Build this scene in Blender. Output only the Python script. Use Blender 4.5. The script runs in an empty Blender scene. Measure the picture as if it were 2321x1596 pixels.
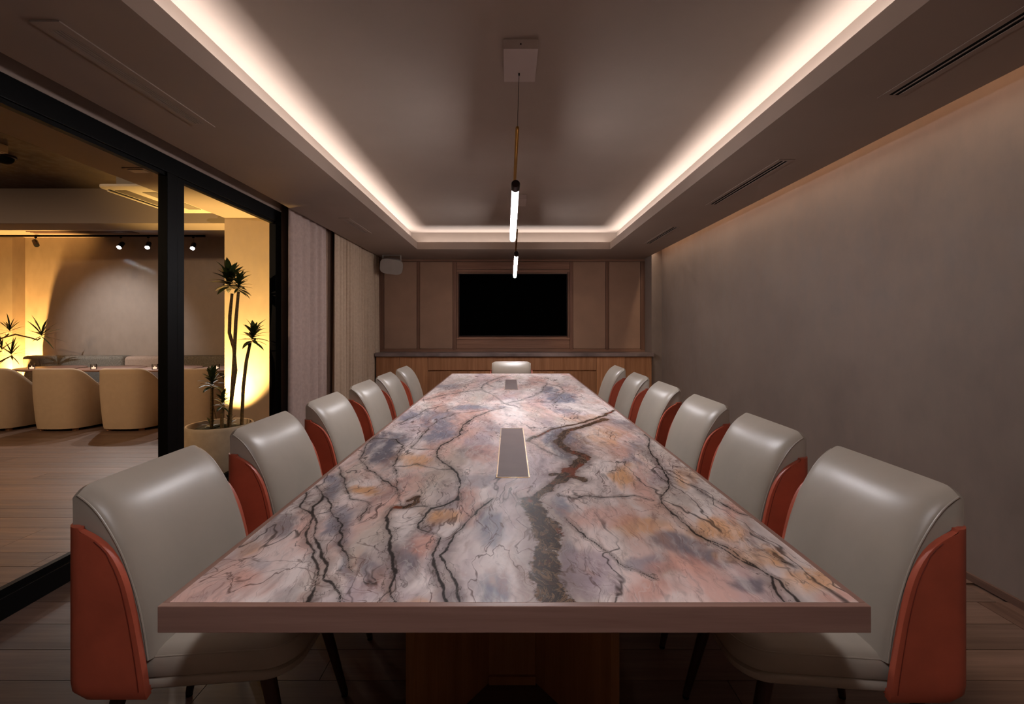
import bpy, bmesh, math, random
import numpy as np
from mathutils import Vector, Matrix, Quaternion
random.seed(7)
PI = math.pi
SC = bpy.context.scene
COL = SC.collection

# ------------------------------------------------------------------ camera, world, exposure
EYE = 1.298
FPX = 16.0 / 36.0 * 2321.0          # focal length in photo pixels
VX, VY = 1156.0, 742.0              # vanishing point of the room's depth axis
cam_d = bpy.data.cameras.new('camera')
cam_d.lens = 16.0
cam_d.sensor_width = 36.0
cam_d.shift_x = (1160.5 - VX) / 2321.0
cam_d.shift_y = -(798.0 - VY) / 2321.0
cam_d.clip_start = 0.05
cam = bpy.data.objects.new('camera', cam_d)
COL.objects.link(cam)
cam.location = (0, 0, EYE)
cam.rotation_euler = (PI / 2, 0, 0)
SC.camera = cam
w = bpy.data.worlds.new('world')
SC.world = w
w.use_nodes = True
w.node_tree.nodes['Background'].inputs[0].default_value = (0.02, 0.018, 0.016, 1)
w.node_tree.nodes['Background'].inputs[1].default_value = 0.3
SC.view_settings.view_transform = 'Standard'
SC.view_settings.look = 'None'
SC.view_settings.exposure = 0.0
SC.view_settings.gamma = 1.0
SC.view_settings.use_curve_mapping = False
SC.cycles.sample_clamp_indirect = 4.0
SC.cycles.max_bounces = 6
SC.cycles.diffuse_bounces = 3
SC.cycles.glossy_bounces = 3
SC.cycles.transparent_max_bounces = 8
SC.cycles.adaptive_threshold = 0.08
SC.cycles.caustics_reflective = False
SC.cycles.caustics_refractive = False

# room dimensions (metres; camera at x=0, y=0; +y is into the room)
XW = 2.364            # plaster wall
XG = -2.246           # face of the glass partition
ZS = EYE + 1.12       # soffit underside
ZT = EYE + 1.39       # tray ceiling
ZL = EYE + 1.221      # top of cove lip
YB = 7.45             # panelled wall
YN = -0.9             # wall behind the camera
CL, CR, CF, CN = -1.331, 1.437, 6.524, 0.25      # cove lip
TL, TR, TF, TN = -1.442, 1.558, 6.680, 0.13      # tray walls
SL, SR = -2.074, 2.196                           # soffit outer edges
WARM = (1.0, 0.80, 0.62)
COVE = (1.0, 0.92, 0.88)


def area(name, loc, rot, sx, sy, power, color, spread=180):
    d = bpy.data.lights.new(name, 'AREA')
    d.shape = 'RECTANGLE'
    d.size, d.size_y = sx, sy
    d.energy = power
    d.color = color
    d.spread = math.radians(spread)
    o = bpy.data.objects.new(name, d)
    o.location = loc
    o.rotation_euler = rot
    COL.objects.link(o)
    return o


def spot(name, loc, target, power, color, angle, blend=0.5, r=0.03):
    d = bpy.data.lights.new(name, 'SPOT')
    d.energy = power
    d.color = color
    d.spot_size = math.radians(angle)
    d.spot_blend = blend
    d.shadow_soft_size = r
    o = bpy.data.objects.new(name, d)
    o.location = loc
    o.rotation_euler = (Vector(target) - Vector(loc)).to_track_quat('-Z', 'Y').to_euler()
    COL.objects.link(o)
    return o


# LED tape lying in the cove gutter, pointing up
COVE_W = 3.9                 # watts per metre of tape
LZ = ZS + 0.055
area('cove_led', ((CL + TL) / 2 - 0.01, (CF + CN) / 2, LZ), (0, PI - 0.35, 0), 0.02, CF - CN, COVE_W * (CF - CN), COVE, 150)
area('cove_led', ((CR + TR) / 2 + 0.01, (CF + CN) / 2, LZ), (0, PI + 0.35, 0), 0.02, CF - CN, COVE_W * (CF - CN), COVE, 150)
area('cove_led', ((CL + CR) / 2, (CF + TF) / 2 + 0.02, LZ), (PI + 0.35, 0, 0), CR - CL, 0.02, COVE_W * 0.8 * (CR - CL), COVE, 150)
area('cove_led', ((CL + CR) / 2, (CN + TN) / 2, LZ), (PI - 0.35, 0, 0), CR - CL, 0.02, COVE_W * (CR - CL), COVE, 150)
# LED tape in the wall-wash slot above the plaster wall
area('wall_wash_led', (SR + 0.03, (YB - 0.36 + YN) / 2, ZS + 0.14), (0, 0.55, 0), 0.02, YB - 0.4 - YN, 3.8 * (YB - YN), (1.0, 0.79, 0.60), 150)


# ------------------------------------------------------------------ helpers
def s2l(c):
    return tuple(((v / 255.0) / 12.92 if v <= 10.3 else (((v / 255.0) + 0.055) / 1.055) ** 2.4) for v in c)


def rgba(c):
    return (*s2l(c), 1.0)


class N:
    """small node-tree helper"""
    def __init__(self, name):
        self.m = bpy.data.materials.new(name)
        self.m.use_nodes = True
        self.t = self.m.node_tree
        self.b = self.t.nodes['Principled BSDF']
        self.out = self.t.nodes['Material Output']

    def n(self, kind, **kw):
        nd = self.t.nodes.new(kind)
        for k, v in kw.items():
            setattr(nd, k, v)
        return nd

    def l(self, a, b):
        self.t.links.new(a, b)

    def noise(self, vec, scale, detail=4, rough=0.55, dist=0.0):
        t = self.n('ShaderNodeTexNoise')
        t.inputs['Scale'].default_value = scale
        t.inputs['Detail'].default_value = detail
        t.inputs['Roughness'].default_value = rough
        t.inputs['Distortion'].default_value = dist
        if vec is not None:
            self.l(vec, t.inputs['Vector'])
        return t.outputs['Fac']

    def mapping(self, vec, scale=(1, 1, 1), loc=(0, 0, 0), rot=(0, 0, 0)):
        m = self.n('ShaderNodeMapping')
        m.inputs['Scale'].default_value = scale
        m.inputs['Location'].default_value = loc
        m.inputs['Rotation'].default_value = rot
        self.l(vec, m.inputs['Vector'])
        return m.outputs['Vector']

    def ramp(self, fac, stops):
        r = self.n('ShaderNodeValToRGB')
        cr = r.color_ramp
        while len(cr.elements) < len(stops):
            cr.elements.new(0.5)
        for e, (p, c) in zip(cr.elements, stops):
            e.position = p
            e.color = c if len(c) == 4 else (*c, 1)
        self.l(fac, r.inputs['Fac'])
        return r.outputs['Color']

    def math(self, op, a, b=None, clamp=False):
        m = self.n('ShaderNodeMath', operation=op, use_clamp=clamp)
        for i, v in enumerate((a, b)):
            if v is None:
                continue
            if isinstance(v, (int, float)):
                m.inputs[i].default_value = v
            else:
                self.l(v, m.inputs[i])
        return m.outputs[0]

    def mix(self, fac, a, b, mode='MIX'):
        m = self.n('ShaderNodeMix', data_type='RGBA', blend_type=mode)
        for sock, v in ((m.inputs['Factor'], fac), (m.inputs['A'], a), (m.inputs['B'], b)):
            if isinstance(v, (int, float)):
                sock.default_value = v
            elif isinstance(v, tuple):
                sock.default_value = v
            else:
                self.l(v, sock)
        return m.outputs['Result']

    def maprange(self, v, a, b, c=0.0, d=1.0, kind='SMOOTHSTEP'):
        m = self.n('ShaderNodeMapRange', interpolation_type=kind)
        self.l(v, m.inputs['Value'])
        m.inputs['From Min'].default_value = a
        m.inputs['From Max'].default_value = b
        m.inputs['To Min'].default_value = c
        m.inputs['To Max'].default_value = d
        return m.outputs['Result']

    def bump(self, h, strength=0.2, dist=0.01):
        b = self.n('ShaderNodeBump')
        b.inputs['Strength'].default_value = strength
        b.inputs['Distance'].default_value = dist
        self.l(h, b.inputs['Height'])
        self.l(b.outputs['Normal'], self.b.inputs['Normal'])

    def pos(self):
        return self.n('ShaderNodeNewGeometry').outputs['Position']

    def obj(self):
        return self.n('ShaderNodeTexCoord').outputs['Object']

    def rnd(self):
        return self.n('ShaderNodeObjectInfo').outputs['Random']

    def set(self, color=None, rough=None, metal=None, spec=None):
        if color is not None:
            if isinstance(color, tuple):
                self.b.inputs['Base Color'].default_value = color
            else:
                self.l(color, self.b.inputs['Base Color'])
        if rough is not None:
            if isinstance(rough, (int, float)):
                self.b.inputs['Roughness'].default_value = rough
            else:
                self.l(rough, self.b.inputs['Roughness'])
        if metal is not None:
            self.b.inputs['Metallic'].default_value = metal
        if spec is not None:
            self.b.inputs['Specular IOR Level'].default_value = spec
        return self


def simple(name, c, rough=0.5, metal=0.0, var=0.06, scale=8.0, bump=0.0, spec=None):
    k = N(name)
    f = k.noise(k.pos(), scale, 4)
    lo = rgba(tuple(max(0, v * (1 - var)) for v in c))
    hi = rgba(tuple(min(255, v * (1 + var)) for v in c))
    k.set(k.ramp(f, [(0.3, lo), (0.7, hi)]), rough, metal, spec)
    if bump:
        k.bump(k.noise(k.pos(), scale * 25, 3), bump, 0.004)
    return k.m


def plaster(name, c, var=0.08):
    k = N(name)
    p = k.pos()
    f1 = k.noise(p, 1.3, 4, 0.6, 0.0)
    f2 = k.noise(k.mapping(p, (6, 6, 3)), 2.0, 4, 0.65, 0.0)
    f = k.math('MULTIPLY_ADD', f1, 0.6)
    f.node.inputs[2].default_value = 0.0
    f = k.math('ADD', f, k.math('MULTIPLY', f2, 0.4))
    lo = rgba(tuple(v * (1 - var) for v in c))
    hi = rgba(tuple(min(255, v * (1 + var)) for v in c))
    k.set(k.ramp(f, [(0.3, lo), (0.7, hi)]), k.maprange(f2, 0.3, 0.7, 0.5, 0.75), 0, 0.35)
    k.bump(f2, 0.06, 0.01)
    return k.m


def wood(name, c_dark, c_light, axis='X', rough=0.45, scale=1.0, per_object=False, bump=0.05, spec=0.4):
    """straight-grained timber, grain along the given axis"""
    k = N(name)
    p = k.pos()
    if per_object:
        r = k.rnd()
        comb = k.n('ShaderNodeCombineXYZ')
        for i, mul in enumerate((37.0, 11.0, 23.0)):
            k.l(k.math('MULTIPLY', r, mul), comb.inputs[i])
        add = k.n('ShaderNodeVectorMath', operation='ADD')
        k.l(p, add.inputs[0])
        k.l(comb.outputs[0], add.inputs[1])
        p = add.outputs[0]
    st = {'X': (0.9, 22, 22), 'Y': (22, 0.9, 22), 'Z': (22, 22, 0.9)}[axis]
    st = tuple(v * scale for v in st)
    g1 = k.noise(k.mapping(p, st), 1.0, 6, 0.6, 0.35)
    g2 = k.noise(k.mapping(p, tuple(v * 5 for v in st)), 1.0, 3, 0.6)
    f = k.math('ADD', k.math('MULTIPLY', g1, 0.72), k.math('MULTIPLY', g2, 0.28))
    c = k.ramp(f, [(0.32, rgba(c_dark)), (0.52, rgba(tuple((a + b) / 2 for a, b in zip(c_dark, c_light)))), (0.7, rgba(c_light))])
    if per_object:
        v = k.maprange(k.rnd(), 0, 1, 0.78, 1.18, 'LINEAR')
        hsv = k.n('ShaderNodeHueSaturation')
        k.l(c, hsv.inputs['Color'])
        k.l(v, hsv.inputs['Value'])
        c = hsv.outputs['Color']
    k.set(c, k.maprange(f, 0.3, 0.7, rough + 0.08, rough - 0.06), 0, spec)
    if bump:
        k.bump(f, bump, 0.004)
    return k.m


def emit(name, color, strength):
    k = N(name)
    k.set((*color, 1), 0.4)
    k.b.inputs['Emission Color'].default_value = (*color, 1)
    k.b.inputs['Emission Strength'].default_value = strength
    return k.m


def glass_mat(name, tint=(1, 1, 1), refl=0.05):
    k = N(name)
    k.t.nodes.remove(k.b)
    tr = k.n('ShaderNodeBsdfTransparent')
    tr.inputs[0].default_value = (*tint, 1)
    gl = k.n('ShaderNodeBsdfGlossy')
    gl.inputs['Roughness'].default_value = 0.01
    fr = k.n('ShaderNodeFresnel')
    fr.inputs['IOR'].default_value = 1.3
    mx = k.n('ShaderNodeMixShader')
    k.l(k.math('MULTIPLY', fr.outputs[0], refl / 0.05), mx.inputs[0])
    k.l(tr.outputs[0], mx.inputs[1])
    k.l(gl.outputs[0], mx.inputs[2])
    k.l(mx.outputs[0], k.out.inputs['Surface'])
    return k.m


class MB:
    """collects shapes into one mesh"""
    def __init__(self):
        self.v, self.f = [], []

    def add(self, vs, fs):
        o = len(self.v)
        self.v += [tuple(p) for p in vs]
        self.f += [tuple(i + o for i in f) for f in fs]
        return self

    def box(self, x0, x1, y0, y1, z0, z1):
        vs = [(x, y, z) for z in (z0, z1) for y in (y0, y1) for x in (x0, x1)]
        return self.add(vs, [(0, 2, 3, 1), (4, 5, 7, 6), (0, 1, 5, 4), (2, 6, 7, 3), (0, 4, 6, 2), (1, 3, 7, 5)])

    def cyl(self, p0, p1, r0, r1=None, n=16, cap=True):
        r1 = r0 if r1 is None else r1
        return self.tube([p0, p1], [r0, r1], n, cap)

    def tube(self, path, rad, n=8, cap=True):
        path = [Vector(p) for p in path]
        if not isinstance(rad, (list, tuple)):
            rad = [rad] * len(path)
        vs, fs = [], []
        up = None
        for i, p in enumerate(path):
            d = (path[min(i + 1, len(path) - 1)] - path[max(i - 1, 0)]).normalized()
            if up is None:
                up = Vector((0, 0, 1)) if abs(d.z) < 0.9 else Vector((1, 0, 0))
            a = d.cross(up).normalized()
            b = a.cross(d).normalized()
            up = b
            for k in range(n):
                t = 2 * PI * k / n
                vs.append(p + (a * math.cos(t) + b * math.sin(t)) * rad[i])
        for i in range(len(path) - 1):
            for k in range(n):
                k2 = (k + 1) % n
                fs.append((i * n + k, (i + 1) * n + k, (i + 1) * n + k2, i * n + k2))
        if cap:
            fs.append(tuple(range(n)))
            fs.append(tuple(reversed(range((len(path) - 1) * n, len(path) * n))))
        return self.add(vs, fs)

    def lathe(self, prof, n=40, c=(0, 0)):
        vs, fs = [], []
        for r, z in prof:
            for k in range(n):
                t = 2 * PI * k / n
                vs.append((c[0] + r * math.cos(t), c[1] + r * math.sin(t), z))
        for i in range(len(prof) - 1):
            for k in range(n):
                k2 = (k + 1) % n
                fs.append((i * n + k, i * n + k2, (i + 1) * n + k2, (i + 1) * n + k))
        if prof[0][0] > 1e-6:
            fs.append(tuple(reversed(range(n))))
        if prof[-1][0] > 1e-6:
            fs.append(tuple(range((len(prof) - 1) * n, len(prof) * n)))
        return self.add(vs, fs)

    def grid(self, rows, closed_u=False):
        nr, nc = len(rows), len(rows[0])
        vs = [p for r in rows for p in r]
        fs = []
        for i in range(nr - 1):
            for j in range(nc - 1 + (1 if closed_u else 0)):
                j2 = (j + 1) % nc
                fs.append((i * nc + j, i * nc + j2, (i + 1) * nc + j2, (i + 1) * nc + j))
        return self.add(vs, fs)

    def prism(self, poly, z0, z1):
        n = len(poly)
        vs = [(x, y, z0) for x, y in poly] + [(x, y, z1) for x, y in poly]
        fs = [tuple(reversed(range(n))), tuple(range(n, 2 * n))]
        fs += [(i, (i + 1) % n, n + (i + 1) % n, n + i) for i in range(n)]
        return self.add(vs, fs)

    def mesh(self, name, smooth=False, angle=40, weld=False):
        me = bpy.data.meshes.new(name)
        me.from_pydata(self.v, [], self.f)
        bm = bmesh.new()
        bm.from_mesh(me)
        if weld:
            bmesh.ops.remove_doubles(bm, verts=bm.verts, dist=1e-5)
        bmesh.ops.recalc_face_normals(bm, faces=bm.faces)
        if smooth:
            lim = math.radians(angle)
            for f in bm.faces:
                f.smooth = True
            for e in bm.edges:
                if len(e.link_faces) == 2 and e.calc_face_angle(0) > lim:
                    e.smooth = False
        bm.to_mesh(me)
        bm.free()
        return me

    def build(self, name, mat, parent=None, smooth=False, angle=40, bevel=0.0, weld=False, seg=2):
        me = self.mesh(name, smooth, angle, weld)
        me.materials.append(mat)
        o = bpy.data.objects.new(name, me)
        COL.objects.link(o)
        if parent is not None:
            o.parent = parent
        if bevel:
            m = o.modifiers.new('bevel', 'BEVEL')
            m.width = bevel
            m.segments = seg
            m.limit_method = 'ANGLE'
            m.angle_limit = math.radians(40)
            m.harden_normals = False
            for p in me.polygons:
                p.use_smooth = smooth
        return o


def bx(name, mat, parent, *b, bevel=0.0):
    return MB().box(*b).build(name, mat, parent, bevel=bevel)


def tag(o, label=None, cat=None, group=None, kind=None):
    if label:
        o['label'] = label
    if cat:
        o['category'] = cat
    if group:
        o['group'] = group
    if kind:
        o['kind'] = kind
    return o


def thing(name, label, cat, loc=(0, 0, 0), rz=0.0, group=None):
    o = bpy.data.objects.new(name, None)
    COL.objects.link(o)
    o.empty_display_size = 0.1
    o.location = loc
    o.rotation_euler = (0, 0, rz)
    return tag(o, label, cat, group)


def copy_tree(o, parent=None):
    c = o.copy()
    COL.objects.link(c)
    if parent is not None:
        c.parent = parent
    for ch in list(o.children):
        copy_tree(ch, c)
    return c


def struct(name, mat, *b):
    return tag(MB().box(*b).build(name, mat), kind='structure')


def px(x, y, D):
    """a photo pixel at depth D -> world point"""
    return Vector(((x - VX) * D / FPX, D, EYE - (y - VY) * D / FPX))


# ------------------------------------------------------------------ materials
M = {}
M['paint'] = simple('ceiling_paint', (150, 130, 116), 0.75, var=0.02, scale=2)
M['tray'] = simple('tray_paint', (156, 141, 130), 0.75, var=0.02, scale=2)
M['plaster'] = plaster('plaster', (131, 115, 104), 0.09)
M['lpaint'] = simple('lounge_paint', (140, 124, 114), 0.75, var=0.02, scale=2)
M['lplaster'] = plaster('lounge_plaster', (160, 142, 126), 0.07)
M['concrete'] = plaster('concrete', (72, 59, 51), 0.25)
M['black'] = simple('black_metal', (7, 6, 5), 0.5, 0.0, var=0.1, spec=0.12)
M['floor'] = wood('oak_floor', (94, 72, 60), (122, 97, 84), 'X', 0.42, per_object=True, bump=0.08)
M['border'] = wood('oak_border', (84, 60, 48), (118, 90, 76), 'Y', 0.42, per_object=True)
M['walnut'] = wood('walnut_edge', (132, 98, 86), (168, 132, 118), 'X', 0.4, bump=0.04)
M['walnut_y'] = wood('walnut_edge_long', (132, 98, 86), (168, 132, 118), 'Y', 0.4, bump=0.04)
M['oak_z'] = wood('oak_vertical', (158, 104, 67), (206, 150, 107), 'Z', 0.45, per_object=True, bump=0.05)
M['oak_x'] = wood('oak_horizontal', (138, 98, 76), (176, 132, 106), 'X', 0.45, per_object=True, bump=0.05)
M['stile'] = wood('panel_stile', (112, 78, 60), (150, 110, 88), 'Z', 0.5, per_object=True, bump=0.04)
M['panel'] = simple('upholstered_panel', (164, 128, 104), 0.85, var=0.04, scale=3, bump=0.1)
M['pedestal'] = wood('pedestal_oak', (134, 92, 55), (172, 126, 82), 'Z', 0.5)
M['leather'] = simple('grey_leather', (172, 162, 148), 0.36, var=0.025, scale=6, bump=0.02, spec=0.55)
M['terracotta'] = simple('terracotta_leather', (186, 90, 66), 0.42, var=0.06, scale=9, bump=0.05)
M['stitch'] = simple('seam_thread', (128, 116, 104), 0.6)
M['stitch_t'] = simple('seam_thread_red', (120, 42, 26), 0.6)
M['leg'] = wood('dark_leg', (44, 24, 17), (70, 40, 28), 'Z', 0.4)
M['rubber'] = simple('rubber', (9, 8, 8), 0.8, spec=0.1)
M['bronze'] = simple('bronze', (112, 90, 84), 0.55, 0.0, var=0.03, spec=0.12)
M['brass'] = simple('brass', (150, 112, 58), 0.28, 1.0, var=0.05)
M['darkmetal'] = simple('dark_metal', (58, 50, 50), 0.35, 0.9)
M['white'] = simple('white_plate', (176, 160, 152), 0.5, var=0.01)
M['speaker'] = simple('speaker_shell', (156, 143, 132), 0.55, var=0.02)
M['screen'] = simple('tv_screen', (2, 2, 2), 0.5, 0, var=0.1, spec=0.01)
M['stone'] = simple('counter_stone', (122, 106, 100), 0.35, var=0.3, scale=2.2)
M['fabric1'] = simple('linen_mauve', (180, 157, 146), 0.9, var=0.04, scale=30, bump=0.15)
M['fabric2'] = simple('linen_beige', (188, 163, 138), 0.9, var=0.04, scale=30, bump=0.15)
M['fabric3'] = simple('linen_brown', (160, 130, 110), 0.9, var=0.04, scale=30, bump=0.15)
M['boucle'] = simple('cream_boucle', (186, 160, 132), 0.95, var=0.015, scale=20, bump=0.4)
M['sofa_grey'] = simple('grey_tweed', (120, 112, 100), 0.95, var=0.18, scale=60, bump=0.4)
M['sofa_beige'] = simple('beige_fabric', (170, 146, 128), 0.95, var=0.05, scale=40, bump=0.3)
M['pot'] = simple('ceramic_pot', (186, 164, 136), 0.8, var=0.05, scale=10, bump=0.2)
M['soil'] = simple('moss', (50, 46, 22), 0.95, var=0.5, scale=60, bump=1.0)
M['cane'] = simple('cane_bark', (96, 72, 34), 0.8, var=0.35, scale=70, bump=0.6)
M['leaf'] = simple('leaf', (46, 58, 26), 0.45, var=0.25, scale=25)
M['acwhite'] = simple('ac_white', (190, 176, 158), 0.5, var=0.02)
M['grille'] = simple('ac_grille', (116, 104, 92), 0.6)
M['candle'] = emit('candle_glow', (1.0, 0.74, 0.55), 1.3)
M['tube'] = emit('lit_tube', (0.98, 0.94, 0.98), 200.0)
M['fill_tube'] = emit('added_fill_tube', (0.98, 0.94, 0.98), 115.0)  # weaker tube for the unseen pendant added as fill light
M['lens'] = emit('lit_lens', (0.95, 0.97, 1.0), 40.0)
M['uplens'] = emit('uplight_lens', (1.0, 0.72, 0.32), 4.0)
M['glass'] = glass_mat('window_glass', (0.97, 0.97, 0.96), 0.00006)
M['cupglass'] = glass_mat('cup_glass', (0.92, 0.9, 0.88), 0.05)

# ------------------------------------------------------------------ floor
floor = struct('floor', M['floor'], -9.7, 2.55, -1.05, 7.6, -0.12, -0.010)
PW = 0.159
plank_cache = {}


def plank_mesh(L):
    key = round(L, 3)
    if key not in plank_cache:
        me = MB().box(0, key - 0.0025, 0.0014, PW - 0.0014, -0.011, 0).mesh('plank')
        me.materials.append(M['floor'])
        plank_cache[key] = me
    return plank_cache[key]


rr = random.Random(3)
for k in range(-5, 25):
    y0 = 2.15 + PW * k
    xend = 2.207 if y0 < 2.1 else XW
    x = -9.6 + rr.choice((-1.4, -1.0, -0.6, -0.2))
    while x < xend - 0.01:
        L = 1.9
        a, b = max(x, -9.6), min(x + L, xend)
        if b - a > 0.15:
            o = bpy.data.objects.new('plank', plank_mesh(b - a))
            COL.objects.link(o)
            o.location = (a, y0, 0)
            o.parent = floor
        x += L
for (a, b) in ((-0.9, 0.45), (0.45, 2.15)):
    MB().box(2.2079, XW, a, b - 0.0018, -0.011, 0).build('border_plank', M['border'], floor)

# ------------------------------------------------------------------ room shell
wall_right = struct('wall_right', M['plaster'], XW, XW + 0.14, YN - 0.1, YB + 0.1, 0, ZT + 0.06)
bx('return_pier', M['plaster'], wall_right, 2.205, XW, 7.09, YB, 0, ZT)
struct('baseboard_right', M['border'], XW - 0.012, XW, YN, 7.09, 0, 0.036)
wall_back = struct('wall_back', M['panel'], XG - 0.064, XW, YB + 0.03, YB + 0.15, 0, ZT + 0.06)
wall_front = struct('wall_front', M['plaster'], XG, XW, YN - 0.1, YN, 0, ZT + 0.06)
wall_left = struct('wall_left', M['plaster'], XG - 0.064, XG, 4.47, YB + 0.03, 0, ZT + 0.06)
bx('glass_header', M['paint'], wall_left, XG - 0.064, XG, YN, 4.47, 2.427, ZT + 0.06)

ceiling = struct('ceiling', M['tray'], XG - 0.064, XW, YN, YB + 0.03, ZT, ZT + 0.06)
sf = MB()
sf.box(SL, CL, YN, YB, ZS, ZS + 0.025)
sf.box(CR, SR, YN, YB, ZS, ZS + 0.025)
sf.box(CL, CR, CF, YB, ZS, ZS + 0.025)
sf.box(CL, CR, YN, CN, ZS, ZS + 0.025)
sf.box(SL, SL + 0.02, YN, YB, ZS + 0.025, ZT)        # pocket and slot linings
sf.box(SR - 0.02, SR, YN, YB, ZS + 0.025, ZT)
sf.build('soffit', M['paint'], ceiling)
lp = MB()
T = 0.014
ZB = ZS + 0.025
lp.box(CL - T, CL, CN - T, CF + T, ZB, ZL)
lp.box(CR, CR + T, CN - T, CF + T, ZB, ZL)
lp.box(CL, CR, CF, CF + T, ZB, ZL)
lp.box(CL, CR, CN - T, CN, ZB, ZL)
lp.build('cove_lip', M['paint'], ceiling)
tw = MB()
tw.box(TL - T, TL, TN, TF, ZS + 0.025, ZT)
tw.box(TR, TR + T, TN, TF, ZS + 0.025, ZT)
tw.box(TL - T, TR + T, TF, TF + T, ZS + 0.025, ZT)
tw.box(TL - T, TR + T, TN - T, TN, ZS + 0.025, ZT)
tw.build('tray_wall', M['tray'], ceiling)

# glass partition
win = thing('window_1', None, None)
win['kind'] = 'structure'
XO = XG - 0.064


def rail(name, y0, y1, z0, z1, inset=0.0):
    bx(name, M['black'], win, XO + inset, XG - inset, y0, y1, z0, z1, bevel=0.003)


rail('bottom_rail', YN, 4.47, 0.0, 0.100)
bx('bottom_bead', M['black'], win, XO + 0.012, XG - 0.022, YN, 4.47, 0.100, 0.127)
rail('head_rail', YN, 4.47, 2.318, 2.427)
bx('head_bead', M['black'], win, XO + 0.012, XG - 0.014, YN, 4.47, 2.295, 2.318)
rail('stile', 2.985, 3.075, 0.1, 2.318)
rail('stile', 3.085, 3.150, 0.1, 2.318, 0.008)
rail('stile', 4.365, 4.47, 0.1, 2.318)
rail('stile', 1.45, 1.60, 0.1, 2.318)
for a, b in ((YN, 1.45), (1.60, 2.985), (3.150, 4.365)):
    bx('pane', M['glass'], win, -2.286, -2.278, a, b, 0.1, 2.318)

# ------------------------------------------------------------------ panelled back wall
K = YB / FPX


def bX(p):
    return (p - VX) * K


def bZ(p):
    return EYE + (VY - p) * K


def wpanel(name, mat, x0, x1, y0, y1, d0, d1, bevel=0.002):
    # photo-pixel rectangle on the panelled wall, d = how far it stands out
    bx(name, mat, wall_back, bX(x0), bX(x1), YB - d1, YB - d0, bZ(y1), bZ(y0), bevel=bevel)


for a, b in ((849, 870.2), (945.5, 951.5), (1026.5, 1034.5), (1291.5, 1298.5), (1372.5, 1379.5), (1451.5, 1465), (1465.5, 1477)):
    wpanel('stile', M['stile'], a, b, 593, 794, -0.03, 0.012)
wpanel('top_rail', M['oak_x'], 849, 1477, 588, 592.3, -0.03, -0.005)
wpanel('bottom_rail', M['oak_x'], 849, 1477, 791.2, 798, -0.03, 0.010)
for a, b in ((871, 945), (952, 1026), (1299, 1372), (1380, 1451)):
    wpanel('panel', M['panel'], a, b, 594, 790.5, -0.03, 0.004)
wpanel('panel', M['oak_x'], 1035, 1291, 594, 610.5, -0.03, 0.006)
wpanel('panel', M['oak_x'], 1035, 1291, 770.5, 790.5, -0.03, 0.006)
for b in ((1035, 1291, 611.3, 617), (1035, 1291, 765.5, 769.8)):
    wpanel('niche_trim', M['oak_x'], *b, -0.03, 0.020)
for b in ((1035, 1039, 617, 765.5), (1287, 1291, 617, 765.5)):
    wpanel('niche_trim', M['stile'], *b, -0.03, 0.020)

# television
tv = thing('television', 'wide black wall television switched off in the oak panelling', 'television', (bX(1163), YB + 0.03, bZ(762.5)))
tw_, th_ = bX(1285.5) - bX(1040.3), bZ(620.8) - bZ(762.8)
MB().box(-tw_ / 2, tw_ / 2, -0.020, 0, 0, th_).build('body', M['black'], tv, bevel=0.003)
MB().box(-tw_ / 2 + 0.01, tw_ / 2 - 0.01, -0.0215, -0.0195, 0.016, th_ - 0.010).build('screen', M['screen'], tv)
fb = MB()
fb.box(-tw_ / 2, tw_ / 2, -0.025, -0.019, th_ - 0.008, th_)
fb.box(-tw_ / 2, tw_ / 2, -0.025, -0.019, 0, 0.014)
fb.box(-tw_ / 2, -tw_ / 2 + 0.008, -0.025, -0.019, 0.014, th_ - 0.008)
fb.box(tw_ / 2 - 0.008, tw_ / 2, -0.025, -0.019, 0.014, th_ - 0.008)
fb.build('bezel', M['darkmetal'], tv)
MB().box(tw_ / 2 - 0.23, tw_ / 2 - 0.19, -0.027, -0.02, 0.002, 0.010).build('indicator', M['darkmetal'], tv)

# sideboard under it: five cabinets and one stone counter
CF_ = 7.05


def cabinet(name, label, x0, x1, fronts):
    t = thing(name, label, 'cabinet', ((x0 + x1) / 2, CF_, 0))
    h = (x1 - x0) / 2
    MB().box(-h, h, 0.03, YB - CF_, 0.08, 0.845).build('body', M['oak_z'], t)
    MB().box(-h, h, 0.06, YB - CF_, 0, 0.08).build('plinth', M['black'], t)
    for nm, a, b, z0, z1, mt in fronts:
        MB().box(-h + a * 2 * h + 0.002, -h + b * 2 * h - 0.002, 0, 0.028, z0, z1).build(nm, M[mt], t, bevel=0.002)
    return t


xs = [-2.075, -1.710, -1.272, 1.340, 1.778, 2.195]
cabinet('cabinet', 'oak one-door cabinet beside the beige curtain, first under the stone counter', xs[0], xs[1], [('door', 0, 1, 0.085, 0.838, 'oak_z')])
cabinet('cabinet', 'oak one-door cabinet, second from the beige curtain under the stone counter', xs[1], xs[2], [('door', 0, 1, 0.085, 0.838, 'oak_z')])
cabinet('cabinet', 'wide oak cabinet below the television with one long drawer over four doors', xs[2], xs[3],
        [('drawer', 0, 1, 0.632, 0.838, 'oak_z')] + [('door', i / 4, (i + 1) / 4, 0.085, 0.616, 'oak_z') for i in range(4)])
cabinet('cabinet', 'oak one-door cabinet, second from the plaster pier under the stone counter', xs[3], xs[4], [('door', 0, 1, 0.085, 0.838, 'oak_z')])
cabinet('cabinet', 'oak one-door cabinet beside the plaster pier, last under the stone counter', xs[4], xs[5], [('door', 0, 1, 0.085, 0.838, 'oak_z')])
ct = MB().box(-2.088, 2.20, 7.02, YB - 0.015, 0.847, 0.90)
ct.box(2.20, 2.228, 7.02, 7.088, 0.847, 0.90)
tag(ct.build('counter_top', M['stone'], bevel=0.002), 'long grey veined stone counter over the oak cabinets', 'counter')

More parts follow.
